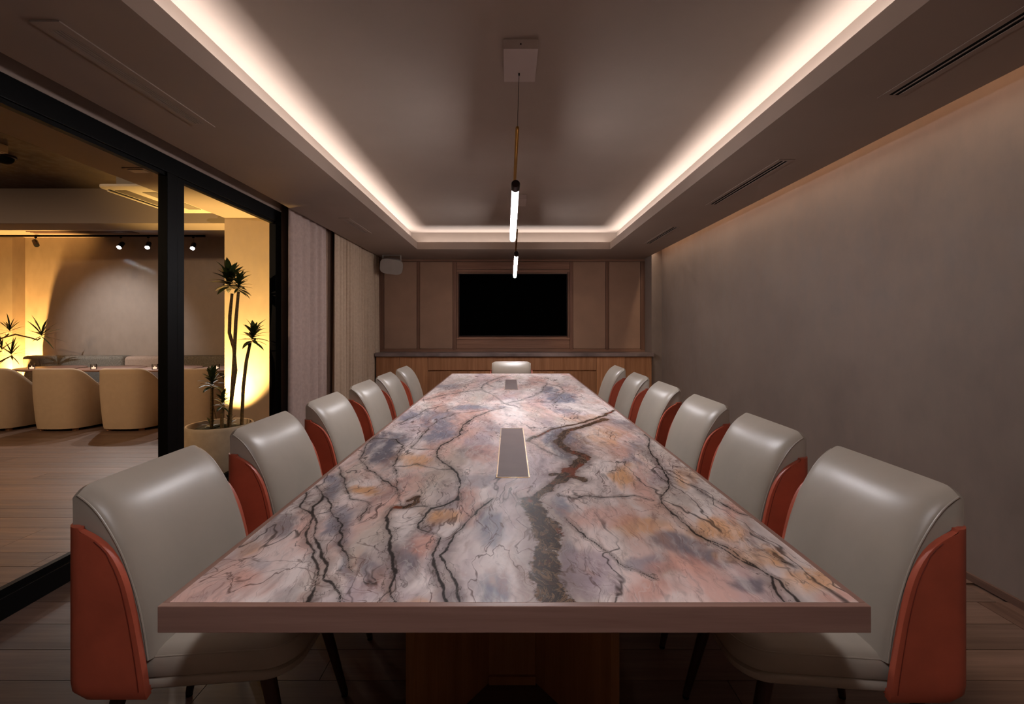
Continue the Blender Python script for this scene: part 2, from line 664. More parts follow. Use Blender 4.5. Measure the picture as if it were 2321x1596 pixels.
# ceiling loudspeaker in the corner
sp = thing('loudspeaker', 'pale rounded loudspeaker on a bracket in the ceiling corner by the curtain', 'speaker', (-1.83, 7.08, ZS))
br = MB()
br.box(-0.15, 0.135, -0.03, 0.03, -0.008, 0)
br.box(-0.15, -0.142, -0.03, 0.03, -0.155, -0.008)
br.box(0.127, 0.135, -0.03, 0.03, -0.155, -0.008)
br.build('bracket', M['speaker'], sp, bevel=0.002)


def rrect(wd, ht, r, n=6):
    pts = []
    for cx, cy, a0 in ((wd - r, ht - r, 0), (-wd + r, ht - r, PI / 2), (-wd + r, -ht + r, PI), (wd - r, -ht + r, 1.5 * PI)):
        for i in range(n + 1):
            a = a0 + PI / 2 * i / n
            pts.append((cx + r * math.cos(a), cy + r * math.sin(a)))
    return pts


def superl(a, b, e, n=40):
    out = []
    for i in range(n):
        t = 2 * PI * i / n
        c, s = math.cos(t), math.sin(t)
        out.append((a * math.copysign(abs(c) ** e, c), b * math.copysign(abs(s) ** e, s)))
    return out


tilt = Matrix.Translation((-0.005, -0.02, -0.160)) @ Matrix.Rotation(math.radians(10), 4, 'Z') @ Matrix.Rotation(math.radians(24), 4, 'X') @ Matrix.Rotation(math.radians(7), 4, 'Y')
rows = []
for d, k in ((0.125, 0.55), (0.11, 0.72), (0.06, 0.86), (0.0, 0.95), (-0.065, 1.0), (-0.078, 0.985)):
    rows.append([tilt @ Vector((x * k, d, y * k)) for x, y in superl(0.172, 0.122, 0.55)])
b_ = MB().grid(rows, True)
b_.add(rows[0], [tuple(range(40))])
b_.add(rows[-1], [tuple(range(40))])
b_.build('cabinet_shell', M['speaker'], sp, smooth=True, angle=50, weld=True)
g_ = [tilt @ Vector((x * 0.93, -0.080, y * 0.93)) for x, y in superl(0.172, 0.122, 0.55)]
MB().add([tilt @ Vector((0, -0.083, 0))] + g_, [(0, i + 1, (i + 1) % 40 + 1) for i in range(40)]).build('grille', M['speaker'], sp, smooth=True)
pv = MB()
pv.cyl((-0.165, 0, -0.125), (-0.140, 0, -0.125), 0.02)
pv.build('knob', M['speaker'], sp, smooth=True)
MB().cyl((0.125, 0, -0.125), (0.145, 0, -0.125), 0.02).build('knob', M['speaker'], sp, smooth=True)

# ------------------------------------------------------------------ air slots in the soffit
def slot_right(y0, y1, label):
    t = thing('air_diffuser', label, 'diffuser', (1.845, (y0 + y1) / 2, ZS), 0, 'slot diffusers beside the plaster wall')
    h = (y1 - y0) / 2
    f = MB()
    for a, b in ((-0.055, -0.024), (-0.004, 0.004), (0.024, 0.055)):
        f.box(a, b, -h + 0.03, h - 0.03, -0.0035, 0)
    f.box(-0.055, 0.055, -h, -h + 0.03, -0.0035, 0)
    f.box(-0.055, 0.055, h - 0.03, h, -0.0035, 0)
    f.build('frame', M['paint'], t, bevel=0.001)
    for a, b in ((-0.024, -0.004), (0.004, 0.024)):
        MB().box(a, b, -h + 0.03, h - 0.03, -0.0015, 0).build('slot', M['rubber'], t)


slot_right(1.05, 2.22, 'double-slot ceiling diffuser above the two chairs farthest from the television, plaster side')
slot_right(3.03, 4.17, 'double-slot ceiling diffuser in the middle of the row along the plaster wall')
slot_right(5.05, 6.10, 'double-slot ceiling diffuser closest to the television along the plaster wall')


def grille_left(y0, y1, label):
    t = thing('air_grille', label, 'grille', (-1.70, (y0 + y1) / 2, ZS), 0, 'air grilles on the glass side')
    h = (y1 - y0) / 2
    f = MB()
    f.box(-0.055, -0.032, -h, h, -0.005, 0)
    f.box(0.022, 0.055, -h, h, -0.005, 0)
    f.box(-0.032, 0.022, -h, -h + 0.05, -0.005, 0)
    f.box(-0.032, 0.022, h - 0.05, h, -0.005, 0)
    f.build('frame', M['paint'], t)
    MB().box(-0.032, 0.022, -h + 0.05, h - 0.05, -0.0012, 0).build('duct', M['rubber'], t)
    for i in range(4):
        x = -0.032 + 0.054 * (i + 0.5) / 4
        MB().box(x - 0.0035, x + 0.0035, -h + 0.05, h - 0.05, -0.005, -0.001).build('slat', M['paint'], t)


grille_left(1.66, 2.54, 'long slatted air grille in the ceiling above the glass partition')
grille_left(4.66, 5.41, 'short slatted air grille in the ceiling in front of the curtains')

# ------------------------------------------------------------------ curtains
def curtain(name, label, mat, x, y0, y1, amp, folds, flare=0.0, seed=0, z0=0.015, z1=ZT - 0.05):
    r = random.Random(seed)
    n = folds * 10
    ph = [r.uniform(-0.5, 0.5) for _ in range(folds + 2)]
    am = [r.uniform(0.65, 1.25) for _ in range(folds + 2)]
    rows = []
    nz = 14
    for j in range(nz + 1):
        t = j / nz
        z = z1 + (z0 - z1) * t
        row = []
        for i in range(n + 1):
            u = i / n
            fi = u * folds
            k = int(fi)
            fr = fi - k
            a = am[k] * (1 - fr) + am[k + 1] * fr
            p = ph[k] * (1 - fr) + ph[k + 1] * fr
            wv = math.sin(2 * PI * fi + p + 0.5 * t * math.sin(3 * fi))
            wv = math.copysign(abs(wv) ** 0.8, wv)
            xx = x + amp * a * wv * (0.75 + 0.35 * t)
            yy = y0 + (y1 - y0) * u + flare * t * (0.5 - u) * 2 + 0.012 * math.sin(5.3 * fi + 2 * t)
            row.append((xx, yy, z))
        rows.append(row)
    o = MB().grid(rows).build(name, mat, smooth=True, angle=180)
    m = o.modifiers.new('thickness', 'SOLIDIFY')
    m.thickness = 0.003
    return tag(o, label, 'curtain', 'curtains in the wall pocket')


curtain('curtain', 'mauve-grey linen curtain gathered beside the black door jamb', M['fabric1'], -2.135, 4.40, 5.26, 0.022, 5, -0.02, 1)
curtain('curtain', 'wide beige pleated curtain running to the panelled wall', M['fabric2'], -2.130, 5.50, 7.36, 0.034, 18, -0.05, 2)
curtain('curtain', 'narrow dark brown curtain set back between the mauve and beige curtains', M['fabric3'], -2.208, 5.38, 5.80, 0.010, 5, 0.0, 3)

# ------------------------------------------------------------------ pendant lights
def pendant(label, dy, x0, x1, tube='tube'):
    y0 = 2.446 + dy
    t = thing('pendant_light', label, 'pendant light', (x0, y0, ZT), 0, 'pendants above the table')
    cy = 2.195 + dy - y0
    cx = 0.012
    MB().box(cx - 0.084, cx + 0.084, cy, cy + 0.295, -0.047, 0).build('canopy', M['white'], t, bevel=0.0015)
    MB().cyl((cx, cy - 0.002, -0.024), (cx, cy + 0.002, -0.024), 0.004, n=10).build('screw', M['darkmetal'], t)
    a = Vector((0, 0, EYE + 1.076 - ZT))
    MB().cyl((cx - 0.004, -0.04, -0.047), (0, 0.004, a.z + 0.004), 0.0014, n=6).build('cable', M['black'], t)
    MB().cyl((cx - 0.004, -0.04, -0.047), (cx - 0.004, -0.0395, -0.058), 0.004, n=8).build('cable_gland', M['black'], t)
    sl = (0.853 - 0.674) / (3.52 - 2.804)
    dx = x1 - x0

    def P(d, drop):
        f = (d - 2.446) / (3.52 - 2.446)
        return Vector((dx * f, d - 2.446, a.z - sl * (d - 2.446) - drop))
    MB().tube([P(2.446, 0), P(2.452, 0), P(3.10, 0)], [0.007, 0.0105, 0.0105], 16).build('rod', M['brass'], t, smooth=True)
    dr = (1.076 - sl * (2.804 - 2.446)) - 0.853
    MB().tube([P(2.745, dr), P(2.752, dr), P(2.800, dr)], [0.024, 0.0275, 0.0275], 24).build('end_cap', M['darkmetal'], t, smooth=True)
    MB().tube([P(2.800, dr), P(3.505, dr), P(3.515, dr), P(3.52, dr)], [0.0205, 0.0205, 0.015, 0.006], 24).build('light_tube', M[tube], t, smooth=True)
    hs = []
    for d in (2.800, 3.512):
        c_ = P(d, dr)
        hs.append([c_ + Vector((0.0225 * math.sin(a_), 0, 0.0225 * math.cos(a_))) for a_ in [math.radians(-82 + 164 * q / 12) for q in range(13)]])
    ho = MB().grid(hs).build('added_light_shield', M['darkmetal'], t, smooth=True)  # unseen cover added over the tube to keep light off the tray ceiling
    ho.modifiers.new('thickness', 'SOLIDIFY').thickness = 0.0015
    MB().cyl(P(3.06, 0.004), P(3.06, dr), 0.005, n=10).build('connector', M['brass'], t)


pendant('slim brass pendant with a lit tube, hung over the near grommet plate', 0.0, 0.040, 0.020)
pendant('slim brass pendant with a lit tube, hung in front of the television', 2.565, 0.078, 0.064)
pendant('added unseen fill-light pendant, hung before the table end facing the television', -2.95, 0.0, 0.0, 'fill_tube')  # added out of view to brighten the near chairs and table edge

# ------------------------------------------------------------------ conference table
TX0, TX1, TY0, TY1, TZ = -0.692, 0.709, 0.893, 5.40, 0.75
SEAM = 3.228


def tpix(x, y):
    """photo pixel on the table top -> (x, y) in metres"""
    D = (EYE - TZ) * FPX / (y - VY)
    return ((x - VX) * D / FPX, D)


def z1p(l):      # crops of the photograph used while measuring the veins
    return [tpix(800 + X * 0.3016, 820 + Y * 0.3016) for X, Y in l]


def z2p(l):
    return [tpix(350 + X * 0.3662, 1050 + Y * 0.3662) for X, Y in l]


def z3p(l):
    return [tpix(1100 + X * 0.3878, 1050 + Y * 0.3878) for X, Y in l]


THIN = [
    (1.0, z1p([(1130, 345), (920, 405), (840, 470), (790, 560), (640, 650), (635, 710), (740, 800), (805, 930), (770, 1030), (590, 1090), (510, 1170), (500, 1240)])),
    (0.6, z1p([(635, 660), (440, 650), (520, 540), (640, 450), (760, 390), (1130, 345)])),
    (0.5, z1p([(740, 800), (620, 810), (480, 760), (310, 780), (330, 930), (320, 1060), (400, 1100), (590, 1090)])),
    (0.8, z1p([(300, 780), (370, 640), (330, 580), (160, 570), (70, 740), (120, 830), (260, 900), (330, 960)])),
    (1.0, z2p([(925, 180), (940, 270), (1000, 320), (980, 440), (1030, 560), (1040, 680), (1040, 780), (990, 870)])),
    (1.0, z2p([(990, 140), (1060, 200), (1000, 310), (1050, 430), (1090, 580), (1100, 750), (1165, 875)])),
    (0.9, z2p([(1060, 200), (1110, 260), (1110, 320), (1190, 370), (1190, 470), (1230, 560), (1245, 660)])),
    (1.0, z2p([(1620, 260), (1480, 285), (1450, 330), (1470, 450), (1490, 600), (1470, 750), (1468, 875)])),
    (0.9, z2p([(1760, 480), (1715, 610), (1760, 750), (1812, 875)])),
    (0.9, z2p([(2080, 230), (1960, 330), (1890, 400), (1830, 530), (1770, 590), (1840, 700), (1900, 860)])),
    (0.6, z2p([(1640, 400), (1750, 470), (1760, 480)])),
    (0.5, z2p([(1150, 20), (1180, 130), (1230, 230), (1320, 270), (1290, 370)])),
    (0.5, z1p([(1560, 720), (1480, 690), (1345, 610)])),
    (0.9, z1p([(2190, 540), (2230, 650), (2290, 760)]) + z3p([(1040, 60), (1065, 130), (1020, 230), (1130, 330), (1330, 460), (1560, 590), (1700, 660), (1790, 740), (1900, 825)])),
    (0.6, z3p([(960, 205), (860, 180), (700, 190), (440, 180)])),
    (0.6, z3p([(470, 310), (560, 390), (650, 450), (800, 580), (1000, 690)])),
    (0.7, z3p([(1250, 410), (1450, 510), (1640, 640), (1780, 820)])),
    (1.0, z1p([(1180, 100), (1050, 140), (1000, 165), (960, 210), (720, 245), (540, 285)])),
    (0.8, z1p([(1010, 160), (1070, 190), (1140, 195)])),
    (0.9, z1p([(1455, 160), (1420, 225), (1300, 280), (1160, 315), (1140, 310)])),
    (0.7, z1p([(960, 215), (1060, 260), (1150, 315), (1250, 350)])),
    (0.6, z1p([(1390, 150), (1455, 165), (1560, 190), (1600, 230), (1480, 300), (1240, 312)])),
    (0.6, z1p([(350, 470), (420, 430), (520, 370), (640, 345)])),
    (0.5, z3p([(1180, 120), (1300, 200), (1480, 290), (1600, 330)])),
    (0.5, z3p([(1500, 440), (1640, 520), (1780, 570)])),
]
BANDS = [
    (0.010, z1p([(1990, 355), (1890, 410), (1700, 460), (1500, 505), (1370, 580), (1345, 612)])),
    (0.022, z1p([(1900, 430), (1620, 520), (1560, 600), (1640, 680), (1760, 715), (1680, 790), (1610, 850), (1540, 900)])),
    (0.016, z1p([(1600, 820), (1580, 850), (1520, 900), (1480, 960), (1400, 1020), (1350, 1070)])),
    (0.036, z1p([(1350, 1060), (1390, 1160), (1450, 1230), (1450, 1300)])),
    (0.033, z3p([(345, 380), (365, 480), (355, 560), (385, 680), (440, 825)])),
    (0.016, z1p([(1480, 850), (1600, 860), (1740, 890)])),
    (0.008, z1p([(420, 1050), (480, 1020), (490, 1060), (400, 1100), (330, 1105)])),
]
# (pixel-space ellipses turned into table-space blobs): colour, strength, centre, half-axes in crop pixels
GREY, BLUE, PEACH, ROSE, WHITE, LILAC = (92, 90, 100), (108, 111, 126), (196, 150, 110), (186, 138, 124), (210, 200, 196), (158, 142, 150)
BLOBS = [
    (GREY, 0.95, z1p, (235, 690), (110, 130)), (GREY, 0.9, z1p, (300, 580), (120, 45)), (BLUE, 0.85, z1p, (690, 500), (150, 70)), (BLUE, 0.8, z1p, (610, 570), (90, 40)),
    (BLUE, 0.8, z1p, (560, 420), (200, 40)), (BLUE, 0.8, z1p, (900, 343), (200, 18)), (GREY, 0.9, z1p, (1640, 640), (150, 110)), (BLUE, 0.7, z1p, (1540, 560), (90, 60)),
    (BLUE, 0.9, z1p, (1470, 225), (70, 40)), (BLUE, 0.9, z1p, (1570, 275), (130, 32)), (BLUE, 0.6, z1p, (1620, 368), (80, 18)), (BLUE, 0.6, z1p, (740, 190), (90, 22)),
    (LILAC, 0.7, z1p, (1050, 520), (120, 60)), (LILAC, 0.7, z1p, (950, 600), (120, 60)), (BLUE, 0.5, z1p, (900, 880), (150, 60)), (GREY, 0.5, z1p, (850, 690), (90, 50)),
    (GREY, 0.7, z1p, (2050, 470), (130, 50)), (BLUE, 0.6, z1p, (2120, 640), (70, 60)), (BLUE, 0.6, z1p, (2100, 760), (70, 50)), (BLUE, 0.7, z1p, (1580, 1060), (70, 80)),
    (PEACH, 0.8, z1p, (480, 745), (160, 50)), (PEACH, 0.9, z1p, (90, 980), (130, 40)), (PEACH, 0.8, z1p, (640, 1160), (120, 60)), (PEACH, 0.8, z1p, (2060, 850), (110, 80)),
    (PEACH, 0.6, z1p, (1900, 560), (130, 80)), (ROSE, 0.7, z1p, (870, 1060), (80, 120)), (ROSE, 0.6, z1p, (940, 420), (150, 60)), (ROSE, 0.6, z1p, (1000, 700), (160, 60)),
    (ROSE, 0.5, z1p, (520, 280), (120, 20)), (PEACH, 0.5, z1p, (1700, 430), (160, 30)), (WHITE, 0.7, z1p, (1130, 300), (160, 16)), (WHITE, 0.5, z1p, (1000, 230), (160, 20)),
    (BLUE, 0.8, z2p, (1110, 150), (60, 100)), (BLUE, 0.8, z2p, (1160, 370), (90, 90)), (GREY, 0.7, z2p, (820, 400), (80, 90)), (BLUE, 0.7, z2p, (1200, 650), (40, 100)),
    (GREY, 0.7, z2p, (1350, 640), (50, 80)), (GREY, 0.7, z2p, (1570, 560), (45, 150)), (BLUE, 0.8, z2p, (2070, 420), (70, 90)), (BLUE, 0.9, z2p, (2070, 770), (100, 110)),
    (BLUE, 0.8, z2p, (2180, 740), (70, 110)), (BLUE, 0.5, z2p, (700, 620), (70, 60)), (GREY, 0.5, z2p, (1850, 820), (120, 60)), (GREY, 0.4, z2p, (820, 820), (120, 60)),
    (PEACH, 0.8, z2p, (1290, 175), (80, 30)), (PEACH, 0.7, z2p, (1750, 320), (110, 40)), (ROSE, 0.8, z2p, (1650, 520), (70, 80)), (ROSE, 0.6, z2p, (960, 430), (60, 130)),
    (ROSE, 0.6, z2p, (620, 750), (160, 100)), (PEACH, 0.5, z2p, (620, 530), (110, 50)), (WHITE, 0.8, z2p, (1560, 350), (70, 100)), (WHITE, 0.8, z2p, (1660, 760), (80, 80)),  # the peach blob paints a warm light reflection into the marble tint
    (WHITE, 0.6, z2p, (1800, 420), (80, 60)), (WHITE, 0.7, z2p, (1130, 690), (50, 150)), (WHITE, 0.7, z2p, (2200, 590), (110, 60)), (PEACH, 0.6, z2p, (1640, 880), (120, 40)),
    (GREY, 0.8, z3p, (1130, 470), (150, 60)), (GREY, 0.8, z3p, (1300, 560), (140, 50)), (GREY, 0.8, z3p, (1530, 700), (120, 45)), (BLUE, 0.6, z3p, (950, 600), (130, 60)),
    (BLUE, 0.6, z3p, (480, 260), (60, 70)), (BLUE, 0.7, z3p, (480, 600), (40, 150)), (PEACH, 0.8, z3p, (830, 90), (80, 60)), (PEACH, 0.8, z3p, (920, 370), (130, 50)),
    (PEACH, 0.9, z3p, (1350, 380), (160, 60)), (PEACH, 0.9, z3p, (1600, 520), (180, 60)), (PEACH, 0.8, z3p, (1850, 660), (160, 80)), (ROSE, 0.7, z3p, (1150, 620), (180, 60)),
    (ROSE, 0.6, z3p, (680, 300), (180, 60)), (LILAC, 0.8, z3p, (620, 600), (150, 90)), (LILAC, 0.7, z3p, (700, 720), (150, 80)), (ROSE, 0.6, z3p, (1000, 760), (200, 60)),
    (PEACH, 0.7, z3p, (1150, 90), (60, 80)), (ROSE, 0.7, z3p, (1500, 260), (160, 70)), (LILAC, 0.6, z3p, (1000, 100), (60, 70)), (ROSE, 0.7, z3p, (2050, 760), (120, 50)),
]


def vnoise(x, y, seed):
    """smooth value noise on numpy arrays, about -1..1"""
    g = np.random.RandomState(seed).rand(64, 64) * 2 - 1
    xi, yi = np.floor(x).astype(int), np.floor(y).astype(int)
    fx, fy = x - xi, y - yi
    fx, fy = fx * fx * (3 - 2 * fx), fy * fy * (3 - 2 * fy)
    a, b = g[xi % 64, yi % 64], g[(xi + 1) % 64, yi % 64]
    c, d = g[xi % 64, (yi + 1) % 64], g[(xi + 1) % 64, (yi + 1) % 64]
    return (a * (1 - fx) + b * fx) * (1 - fy) + (c * (1 - fx) + d * fx) * fy


def fbm(x, y, seed, o=4):
    s, a, t = 0, 1, 0
    for i in range(o):
        s = s + a * vnoise(x * 2 ** i + 7.1 * i, y * 2 ** i + 3.3 * i, seed + i)
        t += a
        a *= 0.55
    return s / t


def poly_dist(X, Y, pts):
    d = np.full(X.shape, 9.0)
    for (ax, ay), (bx_, by_) in zip(pts[:-1], pts[1:]):
        vx, vy = bx_ - ax, by_ - ay
        L = vx * vx + vy * vy + 1e-12
        t = np.clip(((X - ax) * vx + (Y - ay) * vy) / L, 0, 1)
        d = np.minimum(d, np.hypot(X - ax - t * vx, Y - ay - t * vy))
    return d


def marble_attrs(X, Y):
    wx = 0.030 * fbm(X * 5, Y * 3.5, 11) + 0.012 * fbm(X * 22, Y * 16, 21)
    wy = 0.045 * fbm(X * 5, Y * 3.5, 31) + 0.016 * fbm(X * 22, Y * 16, 41)
    U, V = X + wx, Y + wy
    swirl = 0.10 * np.sin(V * 2.1 + 0.6) + 0.05 * fbm(X * 2, Y * 2, 131)
    A = U + swirl                       # bedding runs along the table and bends with it
    base = np.array(s2l((204, 189, 184)))[None, :] * np.ones((X.size, 1))

    def blend(c, m):
        nonlocal base
        base = base * (1 - m[:, None]) + np.array(s2l(c))[None, :] * m[:, None]
    blend(ROSE, np.clip(fbm(A * 5, V * 1.3, 51) * 1.5 + 0.12, 0, 0.7))
    blend((170, 162, 150), np.clip(fbm(A * 6 + 4, V * 1.6 + 7, 151) * 1.6, 0, 0.6))
    blend(LILAC, np.clip(fbm(A * 5 + 9, V * 1.1 + 4, 61) * 1.5 - 0.05, 0, 0.7))
    blend(WHITE, np.clip(fbm(A * 9, V * 2.2 + 5, 71) * 1.6 - 0.1, 0, 0.7))
    n1 = fbm(X * 7, Y * 4, 81)
    n2 = fbm(A * 26, V * 6, 85)
    n3 = fbm(A * 60, V * 14, 87)
    for c, st, fn, ctr, ax in BLOBS:
        (cx, cy), = fn([ctr])
        (ex, ey), = fn([(ctr[0] + ax[0], ctr[1])])
        (f0x, f0y), = fn([(ctr[0], ctr[1] - ax[1])])
        (f1x, f1y), = fn([(ctr[0], ctr[1] + ax[1])])
        rx = max(abs(ex - cx), 0.012)
        ry = max(abs(f0y - f1y) / 2, 0.02)
        cy2 = (f0y + f1y) / 2
        cx2 = (f0x + f1x) / 2
        sh = (f0x - f1x) / (f0y - f1y)
        dx = (U - cx2 - sh * (V - cy2)) / rx
        dy = (V - cy2) / ry
        r = np.sqrt(dx * dx + dy * dy) + 0.75 * n1 + 0.50 * n2 + 0.2 * n3
        m = np.clip((1.45 - r) / 0.95, 0, 1)
        blend(c, st * m * m * (3 - 2 * m))
    for i, (fx, fy, sd, amt, c) in enumerate(((14, 2.6, 91, 0.55, (118, 104, 104)), (22, 4.5, 97, 0.5, (214, 204, 200)), (34, 7, 103, 0.45, (132, 104, 96)))):
        blend(c, amt * np.clip(fbm(A * fx, V * fy + 3 * i, sd, 5) * 2.2 - 0.35, 0, 1))
    base = base * (1 + 0.20 * fbm(A * 18 + 5 * V, V * 8, 113, 5))[:, None]
    thin = np.full(X.shape, 9.0)
    for wgt, pts in THIN:
        thin = np.minimum(thin, poly_dist(U, V, pts) / wgt)
    band = np.full(X.shape, 9.0)
    for wd, pts in BANDS:
        band = np.minimum(band, poly_dist(U, V, pts) / wd)
    return np.clip(base * 1.30, 0, 0.88), thin, band


def marble_material():
    k = N('veined_marble')
    p = k.pos()
    at = k.n('ShaderNodeAttribute', attribute_name='tint')
    th = k.n('ShaderNodeAttribute', attribute_name='thin_vein')
    bd = k.n('ShaderNodeAttribute', attribute_name='band_vein')
    col = at.outputs['Color']
    # warped coordinates shared by every fine layer
    wn = k.n('ShaderNodeTexNoise')
    wn.inputs['Scale'].default_value = 3.0
    wn.inputs['Detail'].default_value = 4
    k.l(p, wn.inputs['Vector'])
    wv = k.n('ShaderNodeVectorMath', operation='MULTIPLY_ADD')
    k.l(wn.outputs['Color'], wv.inputs[0])
    wv.inputs[1].default_value = (0.22, 0.30, 0.0)
    k.l(p, wv.inputs[2])
    q0 = wv.outputs[0]
    m1 = k.noise(k.mapping(q0, (34, 8, 1)), 1.0, 5, 0.68, 0.6)
    col = k.mix(k.maprange(m1, 0.50, 0.74, 0.0, 0.45), col, rgba((222, 212, 208)))
    m2 = k.noise(k.mapping(q0, (40, 10, 1), loc=(3, 5, 0)), 1.0, 5, 0.72, 0.8)
    col = k.mix(k.maprange(m2, 0.50, 0.72, 0.0, 0.45), col, rgba((112, 96, 96)))
    m3 = k.noise(k.mapping(q0, (9, 3, 1), loc=(1, 9, 0)), 1.0, 6, 0.6, 0.4)
    col = k.mix(k.maprange(m3, 0.52, 0.70, 0.0, 0.40), col, rgba((196, 148, 126)))
    # long dark and rusty veins: ridges of warped noise, opened here and there
    for sc, rot, amt, wd, c, g0 in (((5.0, 1.1, 1), 0.15, 0.85, 0.010, (58, 48, 46), 0.47), ((9.0, 2.0, 1), -0.25, 0.75, 0.010, (84, 52, 44), 0.47), ((3.0, 5.5, 1), 0.3, 0.6, 0.007, (96, 68, 58), 0.46),
                                    ((14, 3.0, 1), 0.5, 0.55, 0.012, (70, 58, 54), 0.47), ((22, 6, 1), 0.7, 0.40, 0.014, (112, 70, 56), 0.46), ((7, 5, 1), 1.2, 0.30, 0.010, (226, 218, 214), 0.48)):
        q = k.noise(k.mapping(q0, sc, rot=(0, 0, rot), loc=(sc[0], 2.7, 0)), 1.0, 4, 0.5, 0.2)
        ridge = k.math('ABSOLUTE', k.math('SUBTRACT', q, 0.5))
        gate = k.maprange(k.noise(k.mapping(p, (3.0, 1.8, 1), loc=(sc[1] * 3, sc[0], 0)), 1.0, 3), g0, g0 + 0.10)
        f = k.math('MULTIPLY', k.maprange(ridge, 0.0, wd, amt, 0.0), gate)
        col = k.mix(f, col, rgba(c))
    # placed dark veins
    d = th.outputs['Fac']
    wid = k.maprange(k.noise(p, 14, 4), 0.35, 0.7, 0.0028, 0.0068)
    col = k.mix(k.maprange(k.math('DIVIDE', d, wid), 0.0, 7.0, 0.50, 0.0), col, rgba((112, 98, 92)))
    fib = k.math('ABSOLUTE', k.math('SUBTRACT', d, k.maprange(k.noise(k.mapping(p, (30, 12, 1)), 1.0, 5), 0.3, 0.7, -0.012, 0.030)))
    col = k.mix(k.maprange(fib, 0.0, 0.0022, 0.7, 0.0), col, rgba((66, 56, 52)))
    col = k.mix(k.maprange(k.math('DIVIDE', d, wid), 0.35, 1.05, 0.92, 0.0), col, rgba((36, 32, 30)))
    # the broad olive-brown seam with rust and grey streaks
    streak = k.noise(k.mapping(q0, (46, 15, 1)), 1.0, 6, 0.72, 1.2)
    bcol = k.ramp(streak, [(0.30, rgba((10, 8, 6))), (0.42, rgba((74, 48, 30))), (0.48, rgba((18, 14, 10))), (0.55, rgba((128, 96, 70))), (0.60, rgba((24, 19, 13))), (0.70, rgba((176, 150, 132)))])
    rust = k.maprange(k.noise(k.mapping(q0, (16, 8, 1)), 1.0, 5, 0.6), 0.54, 0.64)
    bcol = k.mix(k.math('MULTIPLY', rust, 0.8), bcol, rgba((128, 58, 30)))
    bn = k.math('ADD', bd.outputs['Fac'], k.math('MULTIPLY', k.math('SUBTRACT', k.noise(p, 30, 6, 0.7), 0.5), 1.9))
    col = k.mix(k.maprange(bn, 1.0, 3.2, 0.55, 0.0), col, rgba((120, 98, 90)))
    col = k.mix(k.maprange(bn, 0.85, 1.15, 0.97, 0.0), col, bcol)
    k.set(col, k.maprange(m1, 0.3, 0.7, 0.34, 0.46), 0, 0.05)
    k.bump(m2, 0.02, 0.002)
    return k.m


M['marble'] = marble_material()


def marble_slab(parent, x0, x1, y0, y1, step):
    nx, ny = int((x1 - x0) / step) + 1, int((y1 - y0) / step) + 1
    gx, gy = np.linspace(x0, x1, nx), np.linspace(y0, y1, ny)
    X, Y = np.meshgrid(gx, gy)
    X, Y = X.ravel(), Y.ravel()
    me = bpy.data.meshes.new('marble_slab')
    top = np.stack([X, Y, np.full(X.shape, TZ)], 1)
    i = np.arange(ny - 1)[:, None] * nx + np.arange(nx - 1)[None, :]
    quads = np.stack([i, i + 1, i + nx + 1, i + nx], -1).reshape(-1, 4)
    n0 = len(top)
    low = np.array([(x0, y0, TZ - 0.02), (x1, y0, TZ - 0.02), (x1, y1, TZ - 0.02), (x0, y1, TZ - 0.02)])
    cs = [0, nx - 1, nx * ny - 1, nx * (ny - 1)]
    sides = [(cs[a], n0 + a, n0 + (a + 1) % 4, cs[(a + 1) % 4]) for a in range(4)]
    me.from_pydata(np.vstack([top, low]).tolist(), [], quads.tolist() + sides)
    base, thin, band = marble_attrs(X, Y)
    ca = me.attributes.new('tint', 'FLOAT_COLOR', 'POINT')
    buf = np.ones((n0 + 4, 4), dtype=np.float32)
    buf[:n0, :3] = base
    ca.data.foreach_set('color', buf.ravel())
    for nm, arr in (('thin_vein', thin), ('band_vein', band)):
        at = me.attributes.new(nm, 'FLOAT', 'POINT')
        b = np.full(n0 + 4, 9.0, dtype=np.float32)
        b[:n0] = arr
        at.data.foreach_set('value', b)
    me.materials.append(M['marble'])
    o = bpy.data.objects.new('marble_slab', me)
    COL.objects.link(o)
    o.parent = parent
    return o


